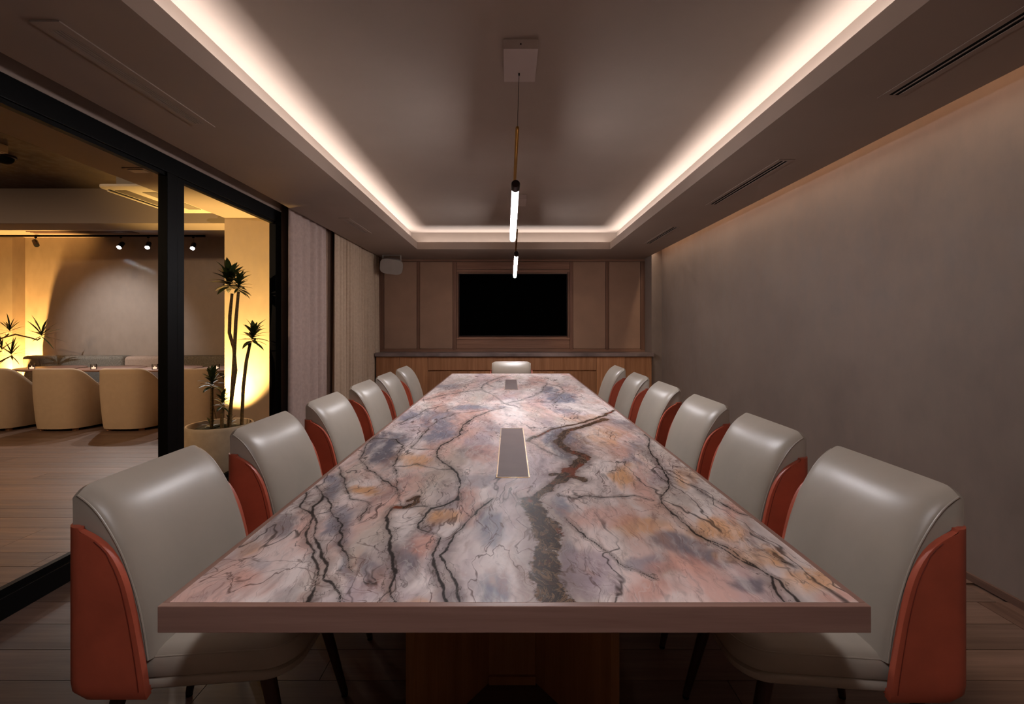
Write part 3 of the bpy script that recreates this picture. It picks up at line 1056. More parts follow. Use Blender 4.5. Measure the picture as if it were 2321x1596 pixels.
table = thing('conference_table', 'long conference table with pink and grey veined marble top in a walnut edge', 'table')
E = 0.014
MB().box(TX0, TX1, TY0, TY0 + E, 0.698, TZ).build('edge_band', M['walnut'], table, bevel=0.0012)
MB().box(TX0, TX1, TY1 - E, TY1, 0.698, TZ).build('edge_band', M['walnut'], table, bevel=0.0012)
for a, b in ((TX0, TX0 + E), (TX1 - E, TX1)):
    MB().box(a, b, TY0 + E, TY1 - E, 0.698, TZ).build('edge_band', M['walnut_y'], table, bevel=0.0012)
MB().box(TX0 + E, TX1 - E, TY0 + E, TY1 - E, 0.698, 0.728).build('underlay', M['walnut_y'], table)
marble_slab(table, TX0 + E, TX1 - E, TY0 + E, SEAM - 0.0012, 0.0036)
marble_slab(table, TX0 + E, TX1 - E, SEAM + 0.0012, TY1 - E, 0.007)
for y0, y1 in ((1.657, 2.467), (4.007, 4.748)):
    g = MB()
    a, b = -0.050, 0.072
    g.box(a, a + 0.003, y0, y1, TZ - 0.004, TZ + 0.0016)
    g.box(b - 0.003, b, y0, y1, TZ - 0.004, TZ + 0.0016)
    g.box(a, b, y0, y0 + 0.003, TZ - 0.004, TZ + 0.0016)
    g.box(a, b, y1 - 0.003, y1, TZ - 0.004, TZ + 0.0016)
    gf = g.build('grommet_frame', M['brass'], table)
    n = 10
    pts = [(a + 0.005, y0 + 0.005), (-0.012, y0 + 0.005)]
    pts += [(0.011 - 0.023 * math.cos(PI * i / n), y0 + 0.005 + 0.008 * math.sin(PI * i / n)) for i in range(1, n)]
    pts += [(0.034, y0 + 0.005), (b - 0.005, y0 + 0.005), (b - 0.005, y1 - 0.005), (a + 0.005, y1 - 0.005)]
    MB().prism(pts, TZ - 0.003, TZ + 0.0009).build('grommet_lid', M['bronze'], table)


def board(p, q, th, z0, z1):
    p, q = Vector((*p, 0)), Vector((*q, 0))
    d = (q - p).normalized()
    nrm = Vector((-d.y, d.x, 0)) * th / 2
    return [(v.x, v.y) for v in (p + nrm, q + nrm, q - nrm, p - nrm)]


for yc in (1.68, 4.62):
    ped = MB()
    for sx in (-1, 1):
        for sy in (-1, 1):
            MB().prism(board((0.008 + sx * 0.095, yc + sy * 0.0), (0.008 + sx * 0.315, yc + sy * 0.285), 0.040, 0.0, 0.698), 0.0, 0.698).build('pedestal_board', M['pedestal'], table, bevel=0.002)
    MB().box(0.008 - 0.085, 0.008 + 0.085, yc - 0.018, yc + 0.018, 0, 0.698).build('pedestal_core', M['pedestal'], table)
    MB().box(0.008 - 0.085, 0.008 + 0.085, yc - 0.030, yc - 0.018, 0.0, 0.03).build('pedestal_foot', M['pedestal'], table)

# ------------------------------------------------------------------ chairs
PROF = [(0.200, 0.430), (0.187, 0.521), (0.170, 0.596), (0.153, 0.651), (0.131, 0.712), (0.105, 0.764), (0.075, 0.816), (0.056, 0.842), (0.038, 0.862), (0.016, 0.879)]


def resample(pts, n):
    P = [Vector((x, z)) for x, z in pts]
    L = [0]
    for a, b in zip(P[:-1], P[1:]):
        L.append(L[-1] + (b - a).length)
    out = []
    for i in range(n):
        s = L[-1] * i / (n - 1)
        k = 0
        while k < len(P) - 2 and L[k + 1] < s:
            k += 1
        t = (s - L[k]) / (L[k + 1] - L[k])
        out.append(P[k].lerp(P[k + 1], t))
    return out


def smooth_pts(P, it=3):
    for _ in range(it):
        P = [P[0]] + [(P[i - 1] + 2 * P[i] + P[i + 1]) / 4 for i in range(1, len(P) - 1)] + [P[-1]]
    return P


CW = 0.232      # half width of the back cushion


def make_chair():
    t = thing('conference_chair', 'x', 'chair')
    # back cushion: side profiles lofted across the width with a crowned face
    pr = smooth_pts(resample(PROF, 26), 2)
    nrm = []
    for i in range(len(pr)):
        d = (pr[min(i + 1, 25)] - pr[max(i - 1, 0)]).normalized()
        nrm.append(Vector((d.y, -d.x)))
    ys = []
    K_ = 22
    for j in range(K_ + 1):
        a = -PI / 2 + PI * j / K_
        ys.append(CW * math.copysign(abs(math.sin(a)) ** 0.75, math.sin(a)))
    rows = []
    for y in ys:
        q = abs(y) / CW
        o = 0.030 * (max(0.0, 1 - q ** 3.2)) ** 0.55
        topdrop = 0.020 * max(0, (q - 0.80) / 0.20) ** 2.4
        row = []
        for i, p in enumerate(pr):
            f = i / 25
            k = o * (1.0 if f < 0.72 else max(0.12, 1 - ((f - 0.72) / 0.28) ** 2))
            x = p.x + nrm[i].x * k
            z = p.y + nrm[i].y * k - topdrop * f ** 3
            row.append((x, y, z))
        # over the top ridge and down the back
        tz = row[-1][2]
        row.append((0.004, y, tz - 0.006))
        row.append((0.006, y, 0.70))
        row.append((0.020, y, 0.43))
        rows.append(row)
    b = MB().grid(rows)
    nr = len(rows[0])
    b.f.append(tuple(range(nr)))
    b.f.append(tuple(range(K_ * nr, (K_ + 1) * nr)))
    back = b.build('back_cushion', M['leather'], t, smooth=True, angle=38)
    for s in (0, K_):
        path = [Vector(p) + Vector((0.0015, 0.001 * (1 if s else -1), 0.0015)) for p in rows[s][:26]]
        MB().tube(path, 0.0024, 6).build('seam', M['leather'], back, smooth=True)
    # terracotta shell wrapped round back and sides
    HW = CW + 0.014
    R = 0.040
    front = smooth_pts(resample([(0.208, 0.342), (0.210, 0.37), (0.196, 0.46), (0.178, 0.56), (0.158, 0.64), (0.136, 0.695), (0.108, 0.735), (0.075, 0.760), (0.055, 0.770), (0.041, 0.776)], 22), 1)
    srf = []
    for i, bpt in enumerate(front):
        f = i / 21
        z = 0.342 + (0.784 - 0.342) * f
        e = 0.0
        if z < 0.380:
            u = (0.380 - z) / 0.038
            e = 0.026 * (1 - math.sqrt(max(0, 1 - u * u)))
        row = []
        xr = 0.0 + e
        hw = HW - e * 0.3 - 0.010 * (1 - f) * 0
        r_ = R
        for j in range(7):
            g = j / 6
            xx = bpt.x * (1 - g) + (xr + r_) * g
            zz = bpt.y * (1 - g) + z * g
            row.append((xx, -hw, zz))
        for j in range(1, 6):
            a = PI / 2 * j / 5
            row.append((xr + r_ - r_ * math.sin(a), -hw + r_ - r_ * math.cos(a), z))
        for j in range(1, 6):
            row.append((xr, (-hw + r_) + 2 * (hw - r_) * j / 5, z))
        for j in range(1, 6):
            a = PI / 2 * j / 5
            row.append((xr + r_ - r_ * math.cos(a), hw - r_ + r_ * math.sin(a), z))
        for j in range(1, 7):
            g = 1 - j / 6
            xx = bpt.x * (1 - g) + (xr + r_) * g
            zz = bpt.y * (1 - g) + z * g
            row.append((xx, hw, zz))
        srf.append(row)
    sh = MB().grid(srf).build('shell', M['terracotta'], t, smooth=True, angle=60)
    m = sh.modifiers.new('thickness', 'SOLIDIFY')
    m.thickness = 0.017
    m.offset = 0.0
    m2 = sh.modifiers.new('round', 'BEVEL')
    m2.width = 0.006
    m2.segments = 3
    m2.limit_method = 'ANGLE'
    m2.angle_limit = math.radians(55)
    for s, c0 in ((-1, 0), (1, len(srf[0]) - 1)):
        path = []
        for i in range(len(srf)):
            a_, b_ = Vector(srf[i][c0]), Vector(srf[i][1 if c0 == 0 else c0 - 1])
            path.append(a_.lerp(b_, 0.55 if i < 17 else 0.3) + Vector((0, s * 0.0088, 0)) - Vector((0, 0, 0.004 * (i / 21))))
        MB().tube(path[1:20], 0.0013, 5).build('stitching', M['stitch_t'], sh, smooth=True)
    bp = MB()
    bp.prism([(0.03, -HW + 0.015), (0.20, -HW + 0.015), (0.20, HW - 0.015), (0.03, HW - 0.015)], 0.344, 0.36)
    bp.build('shell_base', M['terracotta'], t)

    # seat
    def seat_outline(hw, x0, x1, r, n=8, taper=0.03):
        pts = [(x0, -hw), ]
        for i in range(n + 1):
            a = -PI / 2 + PI / 2 * i / n
            pts.append((x1 - r + r * math.cos(a), -(hw - taper) + r + r * math.sin(a)))
        for i in range(n + 1):
            a = PI / 2 * i / n
            pts.append((x1 - r + r * math.cos(a), (hw - taper) - r + r * math.sin(a)))
        pts.append((x0, hw))
        return pts

    def seat_part(levels, name, mat):
        rows = []
        for z, dx, r in levels:
            rows.append([(x, y, z) for x, y in seat_outline(0.228 - dx, 0.165, 0.560 - dx * 1.6, r)])
        k = MB().grid(rows, True)
        k.f.append(tuple(reversed(range(len(rows[0])))))
        k.f.append(tuple(range((len(rows) - 1) * len(rows[0]), len(rows) * len(rows[0]))))
        return k.build(name, mat, t, smooth=True, angle=50), rows
    seat, rws = seat_part([(0.377, 0.004, 0.09), (0.382, 0.0, 0.09), (0.420, 0.0, 0.09), (0.432, 0.003, 0.09), (0.444, 0.012, 0.085), (0.451, 0.030, 0.08), (0.455, 0.06, 0.07), (0.457, 0.11, 0.05)], 'seat_cushion', M['leather'])
    MB().tube([Vector(p) for p in rws[3]], 0.0022, 6).build('seam', M['leather'], seat, smooth=True)
    seat_part([(0.343, 0.016, 0.09), (0.346, 0.006, 0.09), (0.352, 0.002, 0.09), (0.368, 0.002, 0.09), (0.376, 0.008, 0.09)], 'seat_base', M['leather'])
    for sx, x_t, x_f in ((1, 0.475, 0.560), (-1, 0.085, 0.012)):
        for sy in (-1, 1):
            a, b_ = Vector((x_t, sy * 0.165, 0.350)), Vector((x_f, sy * 0.188, 0.010))
            lg = MB().tube([a, a.lerp(b_, 0.5), b_], [0.0205, 0.0165, 0.0115], 16).build('leg', M['leg'], t, smooth=True)
            MB().cyl((x_f, sy * 0.188, 0.0), (x_f, sy * 0.188, 0.012), 0.0105, n=12).build('glide', M['rubber'], lg)
    return t


chair0 = make_chair()
ORD = ['sixth', 'fifth', 'fourth', 'third', 'second', 'first']
NEARL = [1.185, 1.850, 2.535, 3.225, 3.860, 4.533]
NEARR = [1.175, 1.800, 2.430, 3.120, 3.826, 4.610]
GRP = 'conference chairs along the table'
for i in range(6):
    c = chair0 if i == 0 else copy_tree(chair0)
    c.location = (-1.143, NEARL[i] + CW, 0)
    tag(c, 'grey leather chair with terracotta shell, %s from the television wall on the glass side' % ORD[i], group=GRP)
    c = copy_tree(chair0)
    c.location = (1.176, NEARR[i] + CW, 0)
    c.rotation_euler = (0, 0, PI)
    tag(c, 'grey leather chair with terracotta shell, %s from the television wall on the plaster side' % ORD[i], group=GRP)
c = copy_tree(chair0)
c.location = (0.016, 5.578, 0)
c.rotation_euler = (0, 0, -PI / 2)
tag(c, 'grey leather chair at the head of the table, back to the television', group=GRP)

# ------------------------------------------------------------------ the lounge behind the glass
LS = EYE + 1.2        # its soffit
LC = 2.90             # concrete slab
LB = EYE + 1.45       # ceiling beyond the beam
wl = struct('wall_lounge', M['lplaster'], -9.7, -2.31, 7.35, 7.5, 0, 3.0)
bx('pilaster', M['lplaster'], wl, -8.6, -7.83, 7.16, 7.35, 0, LB)
struct('wall_lounge_far', M['lplaster'], -9.8, -9.6, YN - 0.1, 7.35, 0, 3.0)
struct('wall_lounge_front', M['lplaster'], -9.6, -2.31, YN - 0.1, YN, 0, 3.0)
struct('column', M['lplaster'], -3.13, -2.315, 4.99, 7.35, 0, LC)
cl = struct('ceiling_lounge', M['concrete'], -9.7, -2.31, YN, 7.4, LC, LC + 0.1)
bx('glass_soffit', M['lpaint'], cl, -3.13, -2.315, YN, 4.99, LS, LC)
bx('beam', M['lpaint'], cl, -9.6, -3.13, 5.25, 5.62, LS, LC)
bx('dropped_ceiling', M['lpaint'], cl, -9.6, -3.13, 5.62, 7.35, LB, LC)

# cassette air conditioner hanging beside the soffit
ac = thing('cassette_air_conditioner', 'cream ceiling cassette air conditioner hung beside the lounge soffit', 'air conditioner', (-3.39, 4.46, LC))
MB().box(-0.16, 0.24, -0.36, 0.36, -0.34, 0).build('body', M['grille'], ac, bevel=0.004)
pan = []
zz = LC - (EYE + 1.235)
for k_, z in ((0.94, -0.335), (1.0, -0.345), (1.0, -0.36), (0.985, -zz)):
    pan.append([(x * k_, y * k_, z) for x, y in rrect(0.25, 0.47, 0.07)])
pb = MB().grid(pan, True)
pb.f.append(tuple(range(len(pan[0]))))
pb.f.append(tuple(range(3 * len(pan[0]), 4 * len(pan[0]))))
pb.build('panel', M['acwhite'], ac, smooth=True, angle=35)
MB().box(-0.215, -0.195, -0.38, 0.38, -zz - 0.004, -zz).build('air_outlet', M['black'], ac)
MB().box(-0.24, -0.218, -0.36, 0.36, -zz - 0.010, -zz).build('flap', M['acwhite'], ac)
gm = MB()
for i in range(14):
    gm.box(-0.17 + i * 0.0078, -0.166 + i * 0.0078, -0.36, 0.36, -zz - 0.005, -zz)
gm.build('intake_grille', M['grille'], ac)
MB().box(0.03, 0.16, -0.30, 0.30, -zz - 0.004, -zz).build('filter_cover', M['grille'], ac)

pv_ = thing('access_panel', 'small pale access panel in the lounge soffit near the mullion', 'panel', (-2.83, 3.47, LS))
MB().box(-0.085, 0.085, -0.055, 0.055, -0.006, 0).build('frame', M['paint'], pv_)
MB().box(-0.06, 0.06, -0.035, 0.035, -0.012, -0.004).build('cover', M['acwhite'], pv_, bevel=0.002)
jb = thing('junction_box', 'small cream junction box fixed under the concrete ceiling', 'box', (-4.52, 3.96, LC))
MB().box(-0.09, 0.09, -0.06, 0.06, -0.07, 0).build('body', M['acwhite'], jb, bevel=0.004)
MB().box(-0.075, 0.075, -0.045, 0.045, -0.076, -0.07).build('lid', M['acwhite'], jb, bevel=0.002)
dm = thing('dome_sensor', 'dark dome sensor mounted on the concrete ceiling', 'sensor', (-4.72, 4.25, LC))
MB().lathe([(0.08, 0), (0.08, -0.015), (0.07, -0.02)], 24).build('base', M['darkmetal'], dm, smooth=True)
MB().lathe([(0.066, -0.018), (0.062, -0.04), (0.048, -0.06), (0.026, -0.072), (0.0005, -0.076)], 24).build('dome', M['rubber'], dm, smooth=True)

ld = thing('linear_diffuser', 'long metal slot diffuser in the lounge ceiling above the sofa', 'diffuser', (-6.5, 6.93, LB))
MB().box(-0.80, 0.80, -0.07, -0.035, -0.008, 0).build('frame', M['bronze'], ld)
MB().box(-0.80, 0.80, 0.035, 0.07, -0.008, 0).build('frame', M['bronze'], ld)
MB().box(-0.80, 0.80, -0.035, 0.035, -0.003, 0).build('slot', M['black'], ld)
MB().box(-0.80, 0.80, -0.008, 0.008, -0.008, 0).build('vane', M['bronze'], ld)

# track with spotlights
tr = thing('lighting_track', 'black lighting track along the top of the lounge wall', 'track', (-6.6, 7.16, LB))
MB().box(-1.75, 1.66, -0.016, 0.016, -0.026, 0).build('rail', M['black'], tr)
MB().box(1.66, 1.80, -0.014, 0.014, -0.030, 0).build('feed_box', M['black'], tr)


def spotlight(label, head, aim, lit, power=0, color=(1, 1, 1), angle=60, zc=LB - 0.026, L=0.125, rad=0.034, mat='darkmetal'):
    """head: centre of the can; aim: point it looks at"""
    head, aim = Vector(head), Vector(aim)
    d = (aim - head).normalized()
    t = thing('track_spotlight', label, 'spotlight', (head.x, head.y, zc), 0, 'spotlights in the lounge')
    h = head - Vector((head.x, head.y, zc))
    MB().cyl((0, 0, 0), (0, 0, -0.018), 0.016, n=14).build('adapter', M['black'], t, smooth=True)
    MB().cyl((0, 0, -0.016), h - d * 0.01, 0.005, n=8).build('stem', M['grille'], t, smooth=True)
    MB().tube([h - d * L / 2, h - d * (L / 2 - 0.006), h + d * (L / 2 - 0.002), h + d * L / 2], [rad * 0.85, rad, rad, rad * 0.96], 20).build('can', M[mat], t, smooth=True)
    MB().cyl(h + d * (L / 2 - 0.004), h + d * (L / 2 + 0.002), rad * 0.88, n=20).build('lens', M['lens'] if lit else M['rubber'], t)
    if power:
        sl_ = spot('spot_lamp', (0, 0, 0), (0, 0, -1), power, color, angle, 0.9, 0.02)
        sl_.location = h + d * (L / 2 + 0.02)
        sl_.rotation_euler = d.to_track_quat('-Z', 'Y').to_euler()
        sl_.parent = t
    return t


DS = 7.16
cool = (1.0, 0.93, 0.90)
spotlight('unlit grey can spotlight on the track above the yellow-lit wall', px(81, 551, DS), px(120, 640, DS - 0.35), False)
spotlight('bright spotlight on the lounge track shining towards the grey sofa end', px(274, 556, DS), (-5.6, 4.4, 0.0), True, 100, cool, 75)
spotlight('lit spotlight on the track close to the mullion, second from the column', px(336, 556, DS), (-4.6, 4.6, 0.0), True, 100, cool, 75)
spotlight('lit spotlight on the track between the mullion and the column', px(438, 558, DS), (-3.9, 4.6, 0.0), True, 70, cool, 75)
spotlight('spotlight under the concrete ceiling aimed at the middle of the lounge wall', (-6.38, 5.46, LS - 0.14), (-6.22, 7.35, 1.20), True, 135, (0.90, 0.92, 1.0), 66, zc=LS, mat='darkmetal')
spotlight('added unseen warm fill spotlight under the concrete ceiling over the open lounge floor', (-6.9, 2.4, 2.70), (-6.2, 5.6, 0.4), True, 130, (1.0, 0.70, 0.44), 95, zc=LC)  # fill lamp added out of view to brighten the tub chair backs
spotlight('added unseen warm fill spotlight under the concrete ceiling close to the glass partition', (-5.0, 1.3, 2.70), (-3.6, 4.8, 0.4), True, 230, (1.0, 0.70, 0.44), 95, zc=LC)  # second added fill lamp, out of view, also brightens the planter


# lounge furniture
def make_tub():
    t = thing('tub_chair', 'x', 'armchair')
    # plan: rounded back towards -y, arms running to +y
    W2, DP = 0.365, 0.66
    ns, nz = 40, 12
    path = []
    for i in range(ns + 1):
        s = i / ns
        # left arm front -> back -> right arm front as a superellipse half
        a = PI * s
        cx = -math.copysign(abs(math.cos(a)) ** 0.55, math.cos(a)) * W2
        sy = abs(math.sin(a)) ** 0.55
        path.append((cx, DP * (1 - sy)))
    def top(y):
        u = min(1, max(0, (y - 0.03) / 0.40))
        u = u * u * (3 - 2 * u)
        return 0.765 - 0.275 * u
    outer, inner = [], []
    for j in range(nz + 1):
        f = j / nz
        rowo, rowi = [], []
        for (x, y) in path:
            h = 0.035 + (top(y) - 0.035) * f
            k = 0.90 + 0.10 * min(1, f * 1.6) ** 0.7
            rowo.append((x * k, 0.36 + (y - 0.36) * (k if y < 0.36 else 1), h))
            h2 = 0.30 + (top(y) - 0.30) * f
            ki = 0.80
            rowi.append((x * ki, 0.36 + (y - 0.36) * (0.80 if y < 0.36 else 1), h2))
        outer.append(rowo)
        inner.append(rowi)
    # rounded lip between outer and inner
    lip = []
    for kx in (0.0, 0.25, 0.5, 0.75, 1.0):
        row = []
        for (xo, yo, zo), (xi, yi, zi) in zip(outer[-1], inner[-1]):
            row.append((xo + (xi - xo) * kx, yo + (yi - yo) * kx, zo + 0.022 * math.sin(PI * kx)))
        lip.append(row)
    rows = outer + lip[1:-1] + list(reversed(inner))
    b = MB().grid(rows)
    nc = len(rows[0])
    b.f.append(tuple(i * nc for i in range(len(rows))))
    b.f.append(tuple(i * nc + nc - 1 for i in range(len(rows))))
    b.f.append(tuple(range(nc)))
    b.build('shell', M['boucle'], t, smooth=True, angle=60, weld=True)
    pts = [(x * 0.81, 0.36 + (y - 0.36) * (0.81 if y < 0.36 else 0.99)) for x, y in path]
    MB().prism(pts, 0.10, 0.43).build('seat_cushion', M['boucle'], t, bevel=0.02)
    for sx in (-1, 1):
        for y in (0.14, 0.60):
            MB().box(sx * 0.20 - 0.022, sx * 0.20 + 0.022, y - 0.022, y + 0.022, 0, 0.05).build('foot', M['oak_z'], t)
    return t


tub0 = make_tub()
TUBX = [-6.52, -5.68, -4.845, -4.01]
TUBL = ['cream tub armchair beside the yellow-lit pilaster, first in the lounge row',
        'cream tub armchair second from the pilaster, at the second round table',
        'cream tub armchair third from the pilaster, beside the mullion',
        'cream tub armchair partly behind the mullion, last before the potted plant']
for i, x in enumerate(TUBX):
    c = tub0 if i == 0 else copy_tree(tub0)
    c.location = (x, 5.60, 0)
    tag(c, TUBL[i], 'armchair', 'tub armchairs in the lounge')


def make_round_table():
    t = thing('round_table', 'x', 'table')
    MB().lathe([(0.0005, 0.700), (0.30, 0.700), (0.375, 0.716), (0.380, 0.724), (0.378, 0.732), (0.370, 0.735), (0.0005, 0.735)], 48).build('table_top', M['walnut'], t, smooth=True, angle=35)
    MB().lathe([(0.0005, 0.0), (0.20, 0.0), (0.20, 0.008), (0.03, 0.016), (0.018, 0.06), (0.016, 0.70)], 28).build('pedestal', M['walnut'], t, smooth=True)
    return t


rt0 = make_round_table()
cup_out = [(0.0005, 0.0), (0.030, 0.0), (0.033, 0.004), (0.034, 0.070), (0.031, 0.070), (0.030, 0.008), (0.0005, 0.008)]
WHO = ['beside the pilaster', 'second from the pilaster', 'third from the pilaster', 'beside the column']
tl0 = None
for i, x in enumerate((-6.43, -5.57, -4.76, -3.95)):
    c = rt0 if i == 0 else copy_tree(rt0)
    c.location = (x, 6.38, 0)
    tag(c, 'small round wooden lounge table, ' + WHO[i], 'table', 'round tables in the lounge')
    if tl0 is None:
        tl0 = thing('tea_light', 'x', 'candle')
        MB().lathe(cup_out, 20).build('glass_cup', M['cupglass'], tl0, smooth=True)
        MB().lathe([(0.0005, 0.009), (0.027, 0.009), (0.027, 0.026), (0.0005, 0.026)], 16).build('wax', M['candle'], tl0, smooth=True)
        MB().lathe([(0.0005, 0.026), (0.005, 0.031), (0.004, 0.040), (0.0005, 0.050)], 10).build('flame', M['candle'], tl0, smooth=True)
        k = tl0
    else:
        k = copy_tree(tl0)
    k.location = (x + (0.02, -0.01, 0.0, 0.02)[i], 6.10, 0.735)
    tag(k, 'lit tea light in a clear glass cup on the round table ' + WHO[i], 'candle', 'tea lights on the lounge tables')

# banquette along the wall
so = thing('banquette_sofa', 'long low banquette sofa in grey tweed and beige against the lounge wall', 'sofa', (-7.59, 6.55, 0))
MB().box(0, 4.45, 0.0, 0.78, 0.10, 0.30).build('base', M['sofa_beige'], so, bevel=0.02)
MB().box(0.05, 4.40, 0.03, 0.75, 0, 0.10).build('plinth', M['black'], so)
sx0 = 0.0
for wd, mt in ((1.59, 'sofa_grey'), (0.65, 'sofa_beige'), (1.05, 'sofa_grey'), (1.16, 'sofa_beige')):
    o = MB().box(sx0 + 0.004, sx0 + wd - 0.004, 0.50, 0.74, 0.40, 0.848 + (0.006 if mt == 'sofa_grey' else 0)).build('back_cushion', M[mt], so, smooth=True, bevel=0.055, seg=5)
    MB().box(sx0 + 0.004, sx0 + wd - 0.004, 0.02, 0.56, 0.30, 0.45).build('seat_cushion', M['sofa_beige'], so, smooth=True, bevel=0.03, seg=4)
    sx0 += wd

# ------------------------------------------------------------------ plants
def leaf_mesh(name, wid, curve, fold=0.25):
    rows = []
    n = 6
    for i in range(n + 1):
        u = i / n
        wv = wid * (math.sin(PI * min(1, 0.12 + u * 0.88)) ** 0.8) * (1 if u < 1 else 0)
        z = -curve * u * u
        rows.append([(u, -wv, z + fold * wv), (u, 0, z), (u, wv, z + fold * wv)])
    me = MB().grid(rows).mesh(name, True, 180)
    me.materials.append(M['leaf'])
    return me


leaf_broad = leaf_mesh('leaf', 0.15, 0.28)
leaf_thin = leaf_mesh('leaf', 0.045, 0.16)
lr = random.Random(12)


def tuft(parent, at, n, length, me, spread=(0.15, 1.5), axis=Vector((0, 0, 1)), height=0.06):
    for i in range(n):
        f = i / max(1, n - 1)
        az = i * 2.39996 + lr.uniform(-0.3, 0.3)
        tl_ = spread[0] + (spread[1] - spread[0]) * (1 - f) + lr.uniform(-0.15, 0.15)
        d = Vector((math.sin(tl_) * math.cos(az), math.sin(tl_) * math.sin(az), math.cos(tl_)))
        d = (Vector((0, 0, 1)).rotation_difference(axis) @ d).normalized()
        o = bpy.data.objects.new('leaf', me)
        COL.objects.link(o)
        o.parent = parent
        o.location = Vector(at) + axis * (height * (f - 0.5))
        side = d.cross(Vector((0, 0, 1)))
        side = side.normalized() if side.length > 1e-4 else Vector((1, 0, 0))
        up = side.cross(d)
        Mx = Matrix((d, -side, up)).transposed()
        L = length * lr.uniform(0.75, 1.15)
        o.rotation_mode = 'QUATERNION'
        o.rotation_quaternion = Mx.to_quaternion()
        o.scale = (L, L, L)


PD = 4.10
pot_c = Vector((-2.612, PD, 0))
pp = thing('potted_dracaena', 'tall potted dracaena with bare canes in a big cream ceramic planter', 'potted plant', pot_c)
MB().lathe([(0.20, 0.0), (0.235, 0.02), (0.262, 0.10), (0.272, 0.20), (0.274, 0.30), (0.270, 0.40), (0.266, 0.425), (0.258, 0.433), (0.248, 0.428), (0.244, 0.40), (0.240, 0.36)], 56).build('pot', M['pot'], pp, smooth=True)
so_ = MB()
rows = []
for r in (0.0005, 0.06, 0.12, 0.18, 0.242):
    rows.append([(r * math.cos(2 * PI * k / 40), r * math.sin(2 * PI * k / 40), 0.405 + 0.012 * math.sin(7 * k + 40 * r) * (r < 0.2) - 0.03 * (r / 0.242) ** 2) for k in range(40)])
so_.grid(rows, True)
so_.build('soil', M['soil'], pp, smooth=True)
CANES = [
    ([(513, 952), (524, 890), (531, 840), (527, 790), (517, 755), (518, 715), (523, 665)], 46, 0.17, (517, 640), 0.02),
    ([(527, 952), (534, 880), (539, 800), (542, 730), (548, 662)], 28, 0.115, (549, 648), -0.05),
    ([(540, 950), (544, 880), (551, 820), (560, 778)], 30, 0.135, (566, 764), 0.05),
    ([(489, 952), (490, 910), (490, 878)], 28, 0.125, (490, 866), -0.06),
    ([(519, 952), (519, 935), (520, 918)], 22, 0.09, (520, 908), -0.10),
]
for pts, n, ln, tp, dy in CANES:
    path = [px(x, y, PD) - pot_c + Vector((0, dy, 0)) for x, y in pts]
    path[0].z = 0.37
    c = MB().tube(path, [0.0145] * (len(path) - 1) + [0.012], 10).build('cane', M['cane'], pp, smooth=True)
    q = px(tp[0], tp[1], PD) - pot_c + Vector((0, dy, 0))
    ax = (q - path[-2]).normalized()
    tuft(c, q, n, ln, leaf_broad, (0.15, 1.75), ax, 0.09)
low = MB().tube([(0.10, -0.02, 0.37), (0.105, -0.02, 0.45)], 0.006, 6).build('cane', M['cane'], pp)
tuft(low, (0.105, -0.02, 0.45), 14, 0.07, leaf_broad, (0.1, 1.2), Vector((0, 0, 1)), 0.05)
low = MB().tube([(-0.05, -0.05, 0.37), (-0.05, -0.05, 0.42)], 0.006, 6).build('cane', M['cane'], pp)
tuft(low, (-0.05, -0.05, 0.42), 12, 0.07, leaf_broad, (0.2, 1.4), Vector((0, 0, 1)), 0.03)
tw2 = MB().tube([px(490, 950, PD) - pot_c, px(484, 925, PD) - pot_c, px(481, 912, PD) - pot_c], 0.005, 6).build('twig', M['cane'], pp)

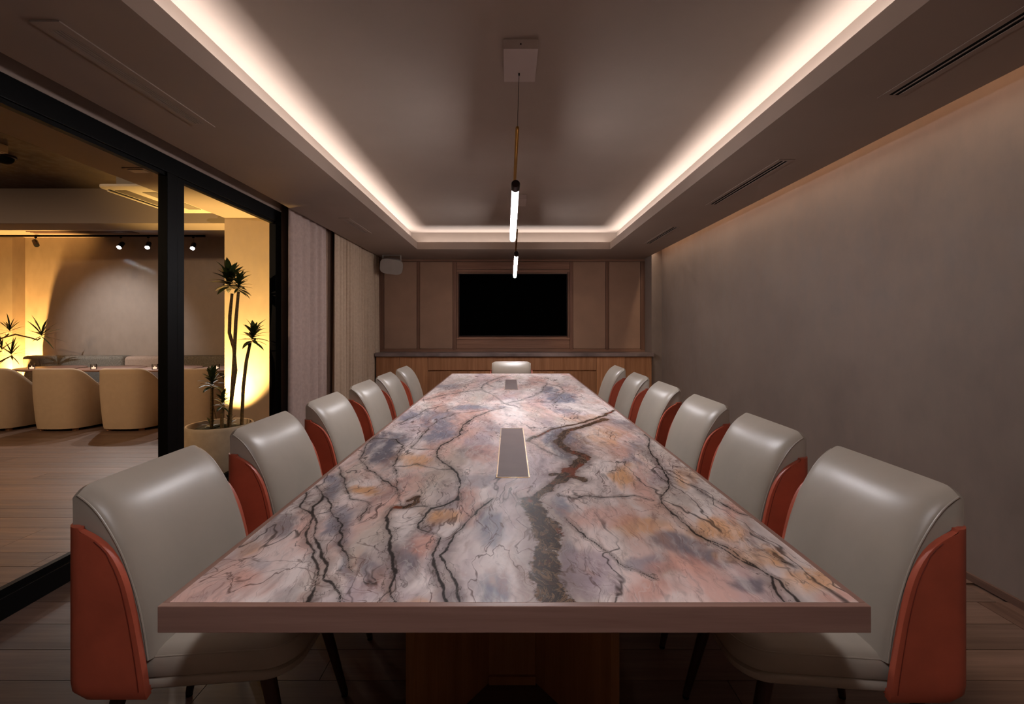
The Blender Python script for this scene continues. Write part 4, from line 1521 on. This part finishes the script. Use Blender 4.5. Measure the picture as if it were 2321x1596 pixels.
ap = Vector((-8.25, 6.62, 0))
pl = thing('dragon_tree', 'thin-leaved dragon tree arching in front of the yellow-lit pilaster', 'potted plant', ap)
MB().lathe([(0.16, 0), (0.19, 0.05), (0.21, 0.30), (0.205, 0.36), (0.19, 0.36), (0.185, 0.30)], 32).build('pot', M['pot'], pl, smooth=True)
MB().lathe([(0.0005, 0.325), (0.188, 0.315)], 24).build('soil', M['soil'], pl, smooth=True)
AD = 6.62
for pts, tp, n, ln, ax in (
    ([(-110, 940), (-95, 850), (-40, 800), (0, 768), (35, 758), (70, 766), (85, 771), (92, 766)], (94, 760), 22, 0.27, Vector((0.15, -0.1, 1))),
    ([(-110, 940), (-90, 830), (-30, 775), (10, 765), (20, 757)], (22, 750), 18, 0.22, Vector((0.1, -0.1, 1))),
    ([(-110, 940), (-80, 880), (-20, 830), (15, 812), (24, 808)], (26, 804), 18, 0.24, Vector((0.2, -0.1, 1))),
    ([(-110, 940), (-100, 860), (-40, 815), (-5, 800), (3, 796)], (4, 792), 16, 0.22, Vector((0.0, -0.1, 1))),
):
    path = [px(x, y, AD) - ap for x, y in pts]
    path[0] = Vector((0, 0, 0.32))
    c = MB().tube(path, [0.016] + [0.010] * (len(path) - 2) + [0.008], 8).build('branch', M['cane'], pl, smooth=True)
    tuft(c, px(tp[0], tp[1], AD) - ap, n, ln, leaf_thin, (0.15, 1.9), ax.normalized(), 0.04)


def uplight(label, loc, aim, power, color, angle, blend=0.4):
    t = thing('uplight', label, 'uplight', loc, 0, 'floor uplights in the lounge')
    d = (Vector(aim) - Vector(loc)).normalized()
    h = Vector((0, 0, 0.075))
    MB().lathe([(0.045, 0), (0.045, 0.012), (0.010, 0.016), (0.010, 0.05)], 20).build('base', M['black'], t, smooth=True)
    MB().tube([h - d * 0.03, h + d * 0.06], [0.030, 0.034], 18).build('can', M['black'], t, smooth=True)
    MB().cyl(h + d * 0.056, h + d * 0.062, 0.030, n=18).build('lens', M['uplens'], t)
    s = spot('uplight_lamp', (0, 0, 0), (0, 0, -1), power, color, angle, blend, 0.025)
    s.location = h + d * 0.075
    s.rotation_euler = d.to_track_quat('-Z', 'Y').to_euler()
    s.parent = t


AMBER = (1.0, 0.56, 0.16)
uplight('black floor uplight at the foot of the column behind the planter', (-2.98, 4.62, 0), (-2.98, 4.98, 1.25), 950, (1.0, 0.64, 0.20), 76, 1.0)
uplight('black floor uplight between the sofa end and the pilaster', (-7.70, 6.92, 0), (-7.50, 7.34, 1.5), 1300, AMBER, 92, 0.9)
